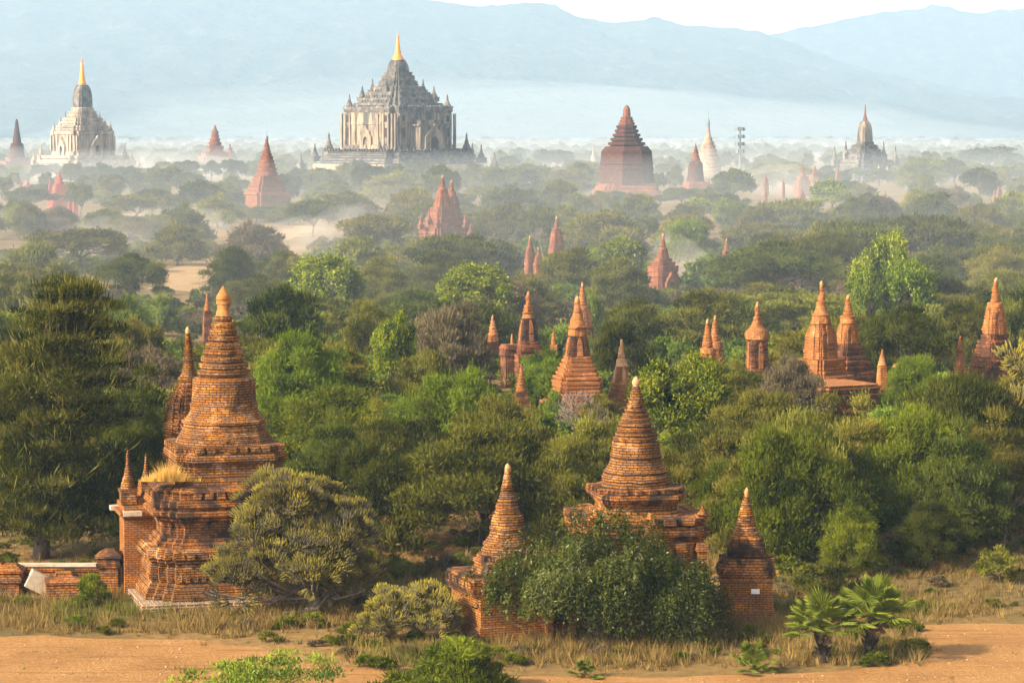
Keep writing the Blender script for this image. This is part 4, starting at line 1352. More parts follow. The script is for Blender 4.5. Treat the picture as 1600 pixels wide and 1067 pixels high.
# kind: (name, cat, phrase, material, Rr, h, pads fn, npads, leaf len, leaf width, o, u, rn, tips, bark)
KIND = {
    'a': ('acacia_tree', 'tree', 'flat-topped grey-green acacia', L_OLIVE, 6, 8, pads_flat, 60, .62, .15, .55, .42, .45, 0),
    'A': ('acacia_tree', 'tree', 'dark flat-topped acacia', L_DARK, 6, 8, pads_flat, 60, .62, .15, .55, .42, .45, 0),
    'd': ('thorn_tree', 'tree', 'domed olive thorn tree', L_OLIVE, 6, 7.5, pads_dome, 90, .62, .15, .6, .5, .42, 0),
    'D': ('thorn_tree', 'tree', 'dark domed thorn tree', L_DARK, 6, 7.5, pads_dome, 90, .62, .15, .6, .5, .42, 0),
    'l': ('mesquite_tree', 'tree', 'feathery light green tree', L_GREEN, 6, 7.5, pads_dome, 90, .66, .14, .6, .15, .6, 0),
    'L': ('mesquite_tree', 'tree', 'feathery bright green tree', L_FEATHER, 6, 7.5, pads_dome, 90, .66, .14, .6, .15, .6, 0),
    'b': ('thorn_tree', 'tree', 'brownish dry thorn tree', L_BROWN, 6, 7.5, pads_dome, 60, .6, .12, .6, .5, .5, 0),
    'g': ('neem_tree', 'tree', 'lumpy bright green neem', L_NEEM, 4.5, 9, pads_round, 80, .42, .24, .4, .1, .8, .22),
    'G': ('neem_tree', 'tree', 'rounded dark green tree', L_DARK, 4.5, 9, pads_round, 80, .42, .24, .4, .1, .8, 0),
    'y': ('leafy_bush', 'bush', 'yellow-green leafy bush', L_LIME, 4, 4.5, pads_dome, 40, .5, .2, .5, .4, .6, .15),
}
GROUPS = {'a': 'acacias of the plain', 'A': 'acacias of the plain', 'd': 'thorn trees of the plain', 'D': 'thorn trees of the plain', 'b': 'thorn trees of the plain',
          'l': 'mesquite trees of the plain', 'L': 'mesquite trees of the plain', 'g': 'neem trees of the plain', 'G': 'neem trees of the plain', 'y': 'leafy bushes of the plain'}
PROTO = {}


def proto(kind, lod, var):
    key = ({'A': 'a', 'D': 'd', 'b': 'd', 'G': 'g', 'L': 'l'}.get(kind, kind), lod, var)
    if key in PROTO:
        return PROTO[key]
    (nm, cat, ph, mt, Rr, h, fn, npd, L, W_, o, u, rn, tips) = KIND[key[0]]
    g = np.random.default_rng(abs(hash((ord(key[0]), lod, var))) % 99991)
    pads = fn(g, Rr, h, npd if lod < 2 else int(npd * .7))
    n, k = ((60000, .52), (26000, .75), (9000, 1.25))[lod]
    c = MB()
    padleaves(c, g, pads, n, L * k, W_ * k, o, u, rn, tips=tips, shell=.35)
    # loose shoots that stick out of the clumps
    P = np.array(pads); ns = (900, 420, 160)[lod]; m_ = 7
    ii = g.integers(len(P), size=ns)
    d = unit(g.normal(size=(ns, 3)) + [0, 0, .5]); st = P[ii, :3] + d * P[ii, 3:6] * .8
    out_ = unit(d + unit((P[ii, :3] - [0, 0, h * .3])) * .9 + [0, 0, .25 if key[0] != 'l' else -.1])
    ln = g.uniform(.35, 1.15, ns)[:, None]
    tq = np.linspace(.1, 1, m_)
    pos = (st[:, None, :] + out_[:, None, :] * (ln * tq[None, :])[:, :, None]).reshape(-1, 3)
    pos[:, 2] -= np.tile(tq ** 2, ns) * .12
    tn = np.repeat(np.clip(g.normal(.6, .2, ns), .1, .85), m_)
    leaves(c, g, pos, np.repeat(out_, m_, 0), L * k * .8, W_ * k * .9, .7, .1, .55, tn)
    t = limbs(g, pads, h, .2 if key[0] != 'y' else .07, {'a': .34, 'd': .22, 'l': .22, 'g': .3, 'y': .08}[key[0]], 9)
    cv = np.concatenate([v for v, t_ in c.v])
    kz = h / np.percentile(cv[:, 2], 99.8); kr = Rr / np.percentile(np.hypot(cv[:, 0], cv[:, 1]), 98)
    for q in (c, t):
        q.v = [((v * np.array([kr, kr, kz])).astype(np.float32), t_) for v, t_ in q.v]
    if lod < 2:
        cm = c.mesh(nm + '_crown'); cm.materials.append(mt)
        tm = t.mesh(nm + '_trunk'); tm.materials.append(M['bark'])
        PROTO[key] = (cm, tm)
    else:
        c.join(t, 1)
        cm = c.mesh(nm + '_whole'); cm.materials.append(mt); cm.materials.append(M['bark'])
        PROTO[key] = (cm, None)
    return PROTO[key]


TREES = []
rt = random.Random(11)


def tree(kind, x, y, w_, h, label=None, ref=None, lod=None, rotz=None):
    D = y
    (nm, cat, ph, mt, Rr, h0) = KIND[kind][:6]
    lod = lod if lod is not None else (0 if D < 235 else 1 if D < 430 else 2)
    var = rt.randrange(3 if lod == 0 else 4)
    cm, tm = proto(kind, lod, var)
    sx = w_ / (2.0 * Rr); sz = h / h0
    rz = rt.uniform(0, 6.28) if rotz is None else rotz
    if tm is None:
        o = link(nm, cm); o.location = (x, y, 0); o.rotation_euler.z = rz; o.scale = (sx, sx, sz)
        o.material_slots[0].link = 'OBJECT'; o.material_slots[0].material = mt
        root = o
    else:
        root = bpy.data.objects.new(nm, None); COL.objects.link(root)
        root.location = (x, y, 0); root.rotation_euler.z = rz; root.scale = (sx, sx, sz)
        c = link('crown', cm, root)
        c.material_slots[0].link = 'OBJECT'; c.material_slots[0].material = mt
        link('trunk', tm, root)
    root['category'] = cat
    root['group'] = GROUPS[kind]
    u, v = proj(x, y, h)
    ub = proj(x, y, 0)[1]
    wp = w_ / y * F
    TREES.append(dict(o=root, u=u, v=v, vb=ub, w=wp, D=D, kind=kind, label=label, ref=ref, x=x, y=y, r=w_ / 2))
    if label: root['label'] = label
    if ref: LAND.append((u, v, ref))
    return root


def ptree(kind, cx, ytop, wpx, h, label=None, ref=None, D=None, keep=True, **kw):
    """by crown: pixel centre, top row, width; real height gives the distance"""
    if D is None:
        a, dy, dz = ray(cx, ytop)
        D = (h - CAMH) / dz * dy
    else:
        h = max(2.0, at(cx, ytop, D).z)
    if kind not in 'gGy':                      # these kinds spread at least as wide as they are tall
        wpx = max(wpx, 1.05 * h * F / D)
    p = at(cx, ytop, D)
    if keep:
        vb = proj(p.x, D, h * .45)[1]
        KEEP.append((cx - wpx * .38, cx + wpx * .38, ytop, ytop + (vb - ytop) * .8, D))
    FOOT.append((p.x, D, wpx * D / F * .5))
    return tree(kind, p.x, D, wpx * D / F, h, label, ref, **kw)


# trees that can be told apart in the photograph
for a in (
        # near, right and middle
        ('d', 752, 662, 290, 7.4, 'broad dark olive dome tree with trunk showing, between the big euphorbia and the slim stupa', 'broad dome tree behind the slim stupa'),
        ('g', 1070, 556, 165, 9.6, 'bright lumpy neem tree directly right of the white-tipped spire', 'bright neem right of the white-tipped spire'),
        ('l', 1232, 668, 190, 8.0, 'green tree behind the small stupa with the plaque', 'green tree behind the small stupa'),
        ('d', 1345, 622, 200, 8.8, 'tall olive tree below the twin tower temples', 'olive tree below the twin towers'),
        ('l', 1420, 640, 120, 8.2, 'dense green tree below the crumbling brick heap', None),
        ('D', 1480, 592, 150, 9.0, 'dark tree in front of the small cone by the slender tower', None),
        ('y', 1362, 752, 105, 4.2, 'yellow-green bush tree above the right fan palm', 'yellow-green bush above the palm'),
        ('l', 1140, 716, 120, 5.6, 'pale green tree right of the white-tipped brick stupa bell', None),
        ('D', 1455, 765, 120, 4.6, 'small dark tree on the dry meadow at the right', 'small dark tree on the meadow'),
        ('L', 470, 522, 215, 9.2, 'wide feathery green tree just right of the largest stupa', 'feathery tree right of the largest stupa'),
        ('L', 702, 580, 215, 8.2, 'wide feathery pale green tree left of the little cone-topped stupa', 'feathery tree left of the little cone'),
        ('d', 590, 628, 190, 7.2, 'olive thorn tree above the big euphorbia', 'olive tree above the euphorbia'),
        ('D', 520, 640, 130, 7.0, None, None),
        ('D', 430, 448, 190, 10, 'dark tree behind the tip of the largest stupa, to its right', None),
        ('g', 615, 490, 75, 8.6, 'small yellow-green neem alone left of the brownish dome', 'small yellow-green neem'),
        ('b', 700, 474, 120, 9, None, None), ('d', 575, 470, 110, 8, None, None), ('d', 660, 548, 90, 6.5, None, None),
        ('D', 968, 503, 100, 6.8, 'very dark low crown right of the tall stepped temple', None),
        ('L', 846, 548, 60, 5.6, 'bright green bushy tree between the dark tower and the tall stepped temple', None),
        ('d', 1150, 566, 110, 7.0, None, None), ('b', 1235, 560, 90, 7.4, None, None), ('d', 1190, 612, 90, 7.4, None, None),
        ('g', 515, 398, 125, 10, 'large bright neem left of centre', 'large bright neem left of centre'),
        ('g', 742, 412, 135, 9.6, 'wide bright neem below the twin-spired temple', 'wide bright neem below the twin-spired temple'),
        ('g', 1385, 364, 100, 13, 'tallest bright neem, standing above the twin towers', 'tallest bright neem'),
        ('g', 1420, 408, 100, 10.5, 'lower bright neem leaning on the right of the tallest one', None),
        ('g', 1358, 415, 70, 10, None, None),
        ('A', 1415, 478, 160, 9, 'dark flat acacia right of the twin towers', 'dark acacia right of the twin towers'),
        ('L', 1430, 556, 80, 7, None, None),
        ('A', 1205, 378, 200, 10, 'wide dark acacia below the tiny pink stupa tip', None),
        ('A', 1345, 345, 150, 11, None, None), ('A', 1445, 336, 170, 11, 'big dark acacia behind the tallest bright neem, to its right', None), ('a', 1290, 362, 110, 10.5, None, None),
        ('A', 716, 365, 150, 9, 'dark flat acacia in front of the twin-spired temple', 'dark acacia before the twin-spired temple'),
        ('D', 682, 392, 110, 8, None, None), ('a', 588, 334, 130, 9, None, None), ('d', 555, 370, 120, 8, None, None),
        ('d', 598, 402, 115, 8, None, None), ('d', 276, 348, 105, 8, 'round-crowned tree standing alone in the dusty clearing', 'tree in the dusty clearing'),
        ('D', 283, 320, 100, 9, None, None), ('b', 395, 346, 125, 9, 'brownish crown right of the dusty clearing', None), ('D', 365, 386, 90, 8.5, None, None), ('d', 448, 392, 75, 7.6, None, None),
        ('A', 205, 396, 115, 8.4, 'flat dark acacia left of the dusty clearing', None), ('a', 122, 356, 150, 8, None, None), ('d', 55, 378, 130, 8, None, None), ('d', 20, 430, 130, 8, None, None),
        ('y', 250, 462, 70, 5, 'bright yellow-green bush left of the tiny spire by the largest stupa', None), ('L', 195, 462, 80, 7, None, None), ('d', 215, 500, 120, 7.6, None, None), ('b', 240, 545, 110, 7, None, None), ('D', 215, 610, 120, 8, None, None),
        ('G', 263, 262, 80, 12, 'taller of two rounded dark trees in the mist at the left', None), ('G', 312, 281, 78, 11, 'lower of two rounded dark trees in the mist at the left', None), ('G', 125, 286, 42, 10, None, None),
        ('A', 46, 293, 100, 8, None, None), ('a', 215, 303, 110, 8, None, None), ('d', 340, 302, 90, 9, None, None), ('A', 488, 312, 92, 9, 'dark flat acacia right of the misty pink pagoda', None),
        ('d', 400, 296, 60, 8, None, None) if False else ('d', 545, 300, 120, 9, None, None),
        ('G', 690, 258, 60, 14, None, None), ('d', 620, 268, 130, 11, None, None), ('D', 800, 290, 130, 10, None, None), ('d', 790, 318, 110, 9, None, None), ('D', 845, 322, 70, 9, None, None),
        ('d', 940, 330, 165, 9, 'big olive dome right of the pink tower temple', None), ('L', 1075, 342, 110, 9, 'pale lime tree left of the tiny pink stupa tip', None), ('y', 1100, 400, 90, 5.5, None, None),
        ('d', 885, 388, 120, 8, None, None), ('d', 965, 404, 130, 8, None, None), ('d', 1090, 452, 170, 8, None, None), ('d', 990, 470, 130, 7.6, None, None), ('y', 925, 458, 55, 6, None, None),
        ('d', 1188, 318, 90, 9, None, None), ('d', 1240, 312, 160, 9, None, None), ('A', 1345, 306, 80, 10, None, None), ('G', 1465, 300, 78, 10.5, 'dark rounded crown in haze left of the small pink stupa near the right edge', None), ('d', 1525, 318, 110, 9.6, None, None),
        ('G', 1145, 264, 70, 12, 'dark round tree right of the dark bell stupa', None), ('g', 1298, 280, 70, 11, None, None), ('l', 1445, 247, 110, 13, None, None), ('A', 1530, 262, 62, 12, None, None), ('d', 1585, 300, 90, 10, None, None),
        ('d', 1560, 386, 110, 8, None, None), ('d', 1500, 470, 120, 8, None, None), ('d', 1585, 470, 90, 8, None, None),
        ('G', 868, 234, 60, 13, None, None), ('G', 1550, 230, 110, 15, None, None), ('d', 1225, 253, 110, 10, None, None), ('d', 890, 262, 110, 11, None, None), ('G', 800, 262, 90, 11, None, None), ('d', 985, 306, 80, 9, None, None)):
    ptree(*a)

for a in (('y', 866, 612, 60, 3.6), ('d', 938, 616, 70, 3.8), ('y', 1262, 622, 60, 3.6), ('D', 222, 575, 120, 9.4), ('D', 240, 650, 110, 8.2), ('G', 205, 700, 90, 6.5), ('d', 870, 688, 130, 6.4), ('d', 930, 655, 120, 7.2), ('D', 660, 628, 110, 7), ('d', 1135, 640, 130, 8), ('D', 1290, 690, 130, 6.6), ('d', 1175, 690, 120, 7),
          ('D', 1500, 655, 110, 8), ('d', 1555, 640, 100, 8), ('d', 1250, 645, 120, 8.4), ('d', 830, 640, 110, 7.4), ('l', 1395, 700, 110, 6), ('D', 560, 690, 110, 6.4), ('l', 1190, 745, 90, 5),
          ('d', 1030, 700, 90, 6), ('D', 1110, 660, 80, 7), ('d', 780, 622, 110, 7.4), ('D', 1525, 590, 110, 9), ('l', 1330, 790, 80, 4), ('d', 1290, 620, 110, 8), ('l', 205, 660, 90, 7)):
    ptree(*a, keep=False)
for (u0, u1, st, va, vb_, d0, d1, ks) in ((470, 790, 24, 250, 264, 1020, 1200, 'dGlAd'), (55, 225, 24, 256, 266, 1150, 1400, 'dAdG'), (1288, 1420, 24, 262, 270, 1180, 1400, 'GdA'), (376, 460, 24, 316, 324, 740, 850, 'dA'),
                                        (915, 1045, 24, 298, 306, 850, 960, 'DdA'), (296, 380, 26, 248, 256, 1250, 1400, 'dA'), (0, 62, 24, 256, 262, 1350, 1500, 'dA'), (1065, 1130, 26, 290, 296, 880, 980, 'dA'),
                                        (1095, 1290, 26, 262, 274, 1150, 1350, 'dAG'), (1420, 1610, 30, 250, 272, 1150, 1500, 'dAlG'), (785, 930, 26, 250, 268, 1150, 1500, 'dAG'), (225, 300, 30, 256, 266, 1250, 1400, 'd')):
    u = u0
    while u < u1:
        D = rt.uniform(d0, d1); va_ = rt.uniform(va, vb_)
        ptree(rt.choice(ks), u + rt.uniform(-8, 8), va_, rt.uniform(9, 15) * F / D, 8, D=D, keep=False)
        u += st * rt.uniform(.8, 1.3)

# ------------------------------------------------------------------ fill of the wooded plain
CLEAR = [(0, 128, 352, 386), (232, 330, 412, 444), (400, 478, 330, 392), (430, 640, 775, 860), (590, 720, 790, 870), (1440, 1600, 735, 795), (1055, 1130, 405, 432)]
CLEARD = 640


def blocked(u, v, wp, vb, D, x, y, r):
    x0, x1 = u - wp * .5, u + wp * .5
    for (a, b, c, d, DD) in KEEP:
        if DD > D and x0 < b and x1 > a and v < d and vb > c:
            return True
    for (a, b, c, d) in CLEAR:
        if D < CLEARD and x0 < b - 4 and x1 > a + 4 and v < d and vb > c:
            return True
    for (fx, fy, fr) in FOOT:
        if (fx - x) ** 2 + (fy - y) ** 2 < ((fr + r) * .72) ** 2:
            return True
    return False


bands = [(205, 300, 300, (6, 8.6)), (300, 450, 420, (6, 9)), (450, 700, 460, (6.5, 9.5)), (700, 1050, 420, (7, 10.5)), (1050, 1500, 300, (8, 12))]
limit = [50, 66, 64, 46, 10]
for (d0, d1, tries, hr), lim in zip(bands, limit):
    got = 0
    for _ in range(tries * 4):
        if got >= lim: break
        D = math.sqrt(rt.uniform(d0 * d0, d1 * d1))
        u = rt.uniform(-40, 1640)
        h = rt.uniform(*hr)
        k = rt.choices(['a', 'A', 'd', 'D', 'l', 'b', 'g', 'G', 'y'], [20, 8, 34, 12, 8, 6, 3, 4, 5])[0]
        if k == 'y': h *= .55
        w_ = rt.uniform(8.5, 15) if k not in 'gGy' else rt.uniform(6, 9)
        p = at(u, 400, D)
        uu, v = proj(p.x, D, h); vb = proj(p.x, D, 0)[1]
        if blocked(u, v, w_ / D * F, vb, D, p.x, D, w_ / 2):
            continue
        FOOT.append((p.x, D, w_ / 2))
        tree(k, p.x, D, w_, h)
        got += 1


# ------------------------------------------------------------------ far wood and scrub: stuff, as instances on points
def scatter(name, pts, scl, rz, protos, kind_label=None):
    me = bpy.data.meshes.new(name)
    n = len(pts)
    me.vertices.add(n)
    me.vertices.foreach_set('co', np.asarray(pts, np.float32).ravel())
    a = me.attributes.new('scl', 'FLOAT_VECTOR', 'POINT'); a.data.foreach_set('vector', np.asarray(scl, np.float32).ravel())
    a = me.attributes.new('rot', 'FLOAT_VECTOR', 'POINT')
    rr = np.zeros((n, 3), np.float32); rr[:, 2] = rz
    a.data.foreach_set('vector', rr.ravel())
    o = link(name, me)
    ng = bpy.data.node_groups.new(name, 'GeometryNodeTree')
    ng.interface.new_socket('Geometry', in_out='INPUT', socket_type='NodeSocketGeometry')
    ng.interface.new_socket('Geometry', in_out='OUTPUT', socket_type='NodeSocketGeometry')
    gi = ng.nodes.new('NodeGroupInput'); go = ng.nodes.new('NodeGroupOutput')
    join = ng.nodes.new('GeometryNodeJoinGeometry')
    for p in protos:
        oi = ng.nodes.new('GeometryNodeObjectInfo'); oi.inputs['Object'].default_value = p
        oi.inputs['As Instance'].default_value = True
        ng.links.new(oi.outputs['Geometry'], join.inputs[0])
    ip = ng.nodes.new('GeometryNodeInstanceOnPoints')
    ip.inputs['Pick Instance'].default_value = True
    na = ng.nodes.new('GeometryNodeInputNamedAttribute'); na.data_type = 'FLOAT_VECTOR'; na.inputs[0].default_value = 'scl'
    nr = ng.nodes.new('GeometryNodeInputNamedAttribute'); nr.data_type = 'FLOAT_VECTOR'; nr.inputs[0].default_value = 'rot'
    ng.links.new(gi.outputs[0], ip.inputs['Points'])
    ng.links.new(join.outputs[0], ip.inputs['Instance'])
    ng.links.new(na.outputs[0], ip.inputs['Scale'])
    ng.links.new(nr.outputs[0], ip.inputs['Rotation'])
    ng.links.new(ip.outputs[0], go.inputs[0])
    md = o.modifiers.new('scatter', 'NODES'); md.node_group = ng
    return tag(o, kind='stuff')


farp = []
seen = set()
for t in TREES:
    if t['D'] > 430 and (t['kind'] in 'adDAlG') and t['o'].data and (t['o'].data.name, t['kind']) not in seen and len(farp) < 14:
        seen.add((t['o'].data.name, t['kind'])); farp.append(t['o'])
pts, scl, rz = [], [], []
for _ in range(6000):
    D = math.sqrt(rt.uniform(650 ** 2, 3600 ** 2))
    u = rt.uniform(-80, 1680)
    h = rt.uniform(6, 9.5) if D < 1200 else rt.uniform(7, 12)
    w_ = rt.uniform(8, 15)
    p = at(u, 400, D); v = proj(p.x, D, h)[1]; vb = proj(p.x, D, 0)[1]
    if blocked(u, v, w_ / D * F, vb, D, p.x, D, w_ * .3):
        continue
    pts.append((p.x, D, 0)); scl.append((w_ / 12, w_ / 12, h / 8)); rz.append(rt.uniform(0, 6.28))
    if len(pts) > 1500: break
for _ in range(700):
    D = rt.uniform(3600, 7600); u = rt.uniform(-80, 1680); p = at(u, 400, D); w_ = rt.uniform(12, 34)
    pts.append((p.x, D, 0)); scl.append((w_ / 12, w_ / 12, rt.uniform(8, 14) / 8)); rz.append(rt.uniform(0, 6.28))
o = scatter('distant_woodland', pts, scl, rz, farp)
tag(o, 'hazy far woodland of crowns merging into one mass below the skyline temples', 'woodland')

# low scrub between the trees
bushes = []
for v in range(3):
    g = np.random.default_rng(50 + v)
    pads = pads_dome(g, 1.6, 2.0, 16, .12)
    c = MB(); padleaves(c, g, pads, 1500, .42, .12, .6, .5, .6, shell=.2)
    bushes.append(c.mesh('scrub_bush'))
scr = []
for v, mt in ((0, L_OLIVE), (1, L_BROWN), (2, L_DARK), (0, L_GREEN)):
    pass


def bush_thing(name, cx, yb, wpx, hpx, mt, label, var=0, group='shrubs among the dry grass', mesh=None, cat='bush'):
    D = gd(yb); p = at(cx, yb, D)
    o = link(name, mesh or bushes[var]); o.location = (p.x, D, 0)
    if mesh is None:
        if not o.data.materials: o.data.materials.append(L_OLIVE)
        o.scale = (wpx * D / F / 3.3, wpx * D / F / 3.3, hpx * D / F / 2.05)
    o.rotation_euler.z = rt.uniform(0, 6.28)
    o.material_slots[0].link = 'OBJECT'; o.material_slots[0].material = mt
    return tag(o, label, cat, group)


sb = [bush_thing('shrub', 685, 902, 70, 46, L_BROWN, 'brownish low shrub left of the square shrine', 1),
      bush_thing('shrub', 1235, 900, 70, 40, L_GREEN, 'light green shrub in dry grass right of the plaque stupa', 1),
      bush_thing('shrub', 148, 944, 56, 56, L_GREEN, 'upright green shrub in front of the low brick wall', 0),
      bush_thing('shrub', 628, 868, 62, 72, L_OLIVE, 'small grey-green thornbush on the dry path right of the euphorbia', 1),
      bush_thing('shrub', 1395, 880, 90, 50, L_BROWN, 'brown scrub under the small dark tree on the meadow', 2),
      bush_thing('shrub', 1010, 860, 80, 50, L_BROWN, 'brown scrub behind the creeper thicket', 0) if False else None]
sb = [x for x in sb if x]
pts, scl, rz = [], [], []
for _ in range(5200):
    D = math.sqrt(rt.uniform(176 ** 2, 620 ** 2))
    u = rt.uniform(-40, 1640)
    h = rt.uniform(1.2, 3.2) * (1 if D > 230 else .6)
    w_ = rt.uniform(2.5, 6)
    p = at(u, 400, D); v = proj(p.x, D, h)[1]; vb = proj(p.x, D, 0)[1]
    bad = False
    x0, x1 = u - w_ / D * F / 2, u + w_ / D * F / 2
    for (a, b, c, d) in CLEAR:
        if x0 < b and x1 > a and v < d and vb > c: bad = True
    for (a, b, c, d, DD) in KEEP[:120]:
        if DD > D and x0 < b and x1 > a and v < d and vb > c: bad = True; break
    if bad: continue
    pts.append((p.x, D, 0)); scl.append((w_ / 3.2, w_ / 3.2, h / 2.0)); rz.append(rt.uniform(0, 6.28))
    if len(pts) > 1500: break
o = scatter('scrub_cover', pts, scl, rz, sb[:4])
tag(o, 'low olive and brown scrub growing between the trees of the plain', 'scrub')


# ------------------------------------------------------------------ the tall layered tree at the left
def tall_tree():
    g = np.random.default_rng(4)
    D = gd(872); p = at(64, 872, D)
    H_ = at(70, 440, D).z
    pads = []
    for i in range(19):
        t = i / 18
        z = H_ * (.10 + .84 * t)
        Rm = float(np.interp(t, [0, .15, .45, .7, .88, 1], [4.2, 4.8, 4.6, 4.0, 2.7, 1.6]))
        cx_ = 2.1 * t ** 1.5
        nb = int(11 - 5 * t)
        for k in range(nb):
            th = 6.28 * (k + g.random()) / nb
            ln = g.uniform(.55, 1.1) * (1 + .32 * mnoise.noise(Vector((math.cos(th) * 1.3, math.sin(th) * 1.3, t * 4.5))))
            for f_ in (.4, .7, .95):
                r = Rm * f_ * ln
                pads.append((cx_ + r * math.cos(th), r * math.sin(th), z + f_ * .5 + g.normal(0, .3), g.uniform(.6, 1.25), g.uniform(.6, 1.25), g.uniform(.22, .45)))
    c = MB()
    padleaves(c, g, pads, 95000, .34, .06, .75, .45, .4, up=.8, shell=.15, tips=.06, tonevar=.34)
    # upright wisps
    P = np.array(pads); n = 3200
    idx = g.integers(len(P), size=n)
    pos = P[idx, :3] + g.normal(size=(n, 3)) * [.6, .6, .25]
    leaves(c, g, pos, unit((P[idx, :3] - [1.0, 0, 8]) * [1, 1, .3] + 1e-3), .95, .05, .6, .9, .28, np.where(g.random(n) < .5, .95, .6))
    t = MB()
    tube(t, [(0, 0, -.2), (.2, 0, H_ * .25), (.6, .1, H_ * .6), (2.0, 0, H_ * .95)], [.55, .4, .24, .06], 8)
    for q in P[::3]:
        tt = min(1, max(0, q[2] / H_))
        tube(t, [(2.0 * tt ** 1.5, 0, max(.8, q[2] - 1.2)), ((2 * tt ** 1.5 + q[0]) * .5, q[1] * .5, q[2] - .5), q[:3]], [.1, .07, .02], 4)
    r = empty('tall_tree', (p.x, D, 0), 0, 'tall dark layered tree with feathery upswept boughs at the left edge', 'tree')
    c.build('crown', L_TALL, r); t.build('trunk', M['bark'], r, True)
    LAND.append((70, 600, 'tall layered tree at the left edge')); FOOT.append((p.x, D, 6))


tall_tree()


# ------------------------------------------------------------------ euphorbia
def euphorbia(name, label, cx, yb, ytop, wpx, ncl, seed, trunk=True, fing=(.32, .52), rad=.028, low=.12, grp='grey-green euphorbias', xo=0):
    g = np.random.default_rng(seed)
    D = gd(yb); p = at(cx, yb, D); Rr = wpx * D / F / 2; H_ = at(cx, ytop, D).z
    c = MB(); t = MB()
    lobes = []
    for q in range(11):
        th = 6.28 * q / 11 + g.uniform(-.25, .25); e = (.02, .5, .95)[q % 3] + g.uniform(-.1, .15)
        k = g.uniform(.55, .72)
        lobes.append((Rr * k * math.cos(e) * math.cos(th), Rr * k * math.cos(e) * math.sin(th), H_ * (low + .10 + .60 * math.sin(e)), Rr * g.uniform(.26, .42)))
    lobes += [(Rr * .28, 0, H_ * .68, Rr * .34), (-Rr * .3, -.2, H_ * .60, Rr * .34), (0, -Rr * .3, H_ * .48, Rr * .42), (-Rr * .25, -Rr * .45, H_ * .34, Rr * .34), (Rr * .35, -Rr * .4, H_ * .42, Rr * .32), (-Rr * .62, -Rr * .2, H_ * .22, Rr * .32)]
    for i in range(ncl):
        lx, ly, lz, lr = lobes[g.integers(len(lobes))]
        dd = g.normal(size=3); dd /= np.linalg.norm(dd); dd[2] = abs(dd[2]) if g.random() < .75 else dd[2]
        b = np.array([lx, ly, lz]) + dd * lr * np.array([1, 1, .8]) * g.uniform(.5, 1.22)
        b[2] = max(b[2], .35)
        ax = dd * .75 + np.array([0, 0, .6]); ax /= np.linalg.norm(ax)
        a1 = np.cross(ax, [.3, .8, .2]); a1 /= np.linalg.norm(a1); a2 = np.cross(ax, a1)
        L = g.uniform(*fing)
        ct = np.clip(g.normal(.45, .28), .05, .95)
        dry = g.random() < .10
        for f_ in range(20):
            an = f_ * 2.399 + g.uniform(-.2, .2); sp_ = 1.35 * math.sqrt((f_ + .5) / 20)
            lat = a1 * math.cos(an) + a2 * math.sin(an)
            s_ = b + ax * g.uniform(-.35, .05) * L
            m1 = s_ + (lat * sp_ * .55 + ax * .12) * L
            m2 = m1 + (lat * .2 * sp_ + ax * .4) * L
            en = m2 + (lat * .03 + ax * .36) * L * g.uniform(.8, 1.2)
            r_ = rad * g.uniform(.8, 1.2)
            tube(c, [s_, m1, m2, en], [r_ * .9, r_ * 1.0, r_ * 1.0, r_ * .45], 4, 0, [.0, .05, .1, .12] if dry else [.02, .12 + .2 * ct, .35 + .55 * ct, .55 + .45 * ct])
        if i % 8 == 0 and trunk:
            q = np.array([xo, 0, H_ * .2])
            tube(t, [q, q + (b - q) * .4 + [0, 0, -.1 * H_], q + (b - q) * .75 + [0, 0, -.05 * H_], b], [.12, .08, .055, .035], 5)
    r = empty(name, (p.x, D, 0), 0, label, 'euphorbia', grp)
    c.build('crown', L_CACT, r)
    if trunk:
        for (pth, rd) in (([(xo, 0, -.1), (xo + .1, -.1, H_ * .12), (xo, 0, H_ * .25)], [.42, .34, .3]),
                          ([(xo + .9, -.5, .05), (xo + .8, -.6, .6), (xo + .35, -.4, 1.3), (xo, 0, 1.9)], [.12, .15, .16, .18]),
                          ([(xo - 2.6, -1.2, .05), (xo - 1.2, -1.2, .12), (xo + .2, -1.0, .35), (xo + .9, -.6, 1.1), (xo + .8, -.2, 1.9)], [.07, .11, .13, .13, .11]),
                          ([(xo - 2.6, -.6, .6), (xo - 1.4, -.5, 1.0), (xo, 0, 1.9)], [.09, .13, .2])):
            tube(t, pth, rd, 7)
        t.build('trunk', M['bark_pale'], r, True)
    FOOT.append((p.x, D, Rr))
    return r


euphorbia('euphorbia_tree', 'big spreading grey-green euphorbia with bare crooked limbs, right of the largest stupa', 462, 955, 722, 290, 860, 3, xo=1.0)
LAND.append((462, 850, 'big euphorbia')); LAND.append((1320, 975, 'two tall fan palms'))
euphorbia('euphorbia_bush', 'low rounded pale green euphorbia bush in front of the square shrine', 642, 1000, 912, 180, 330, 8, trunk=False, fing=(.26, .42), rad=.024, low=.1)
euphorbia('euphorbia_tree', 'grey-green euphorbia cut by the right edge below the slender tower temple', 1605, 800, 558, 110, 170, 12, fing=(.5, .8), rad=.045, low=.35)


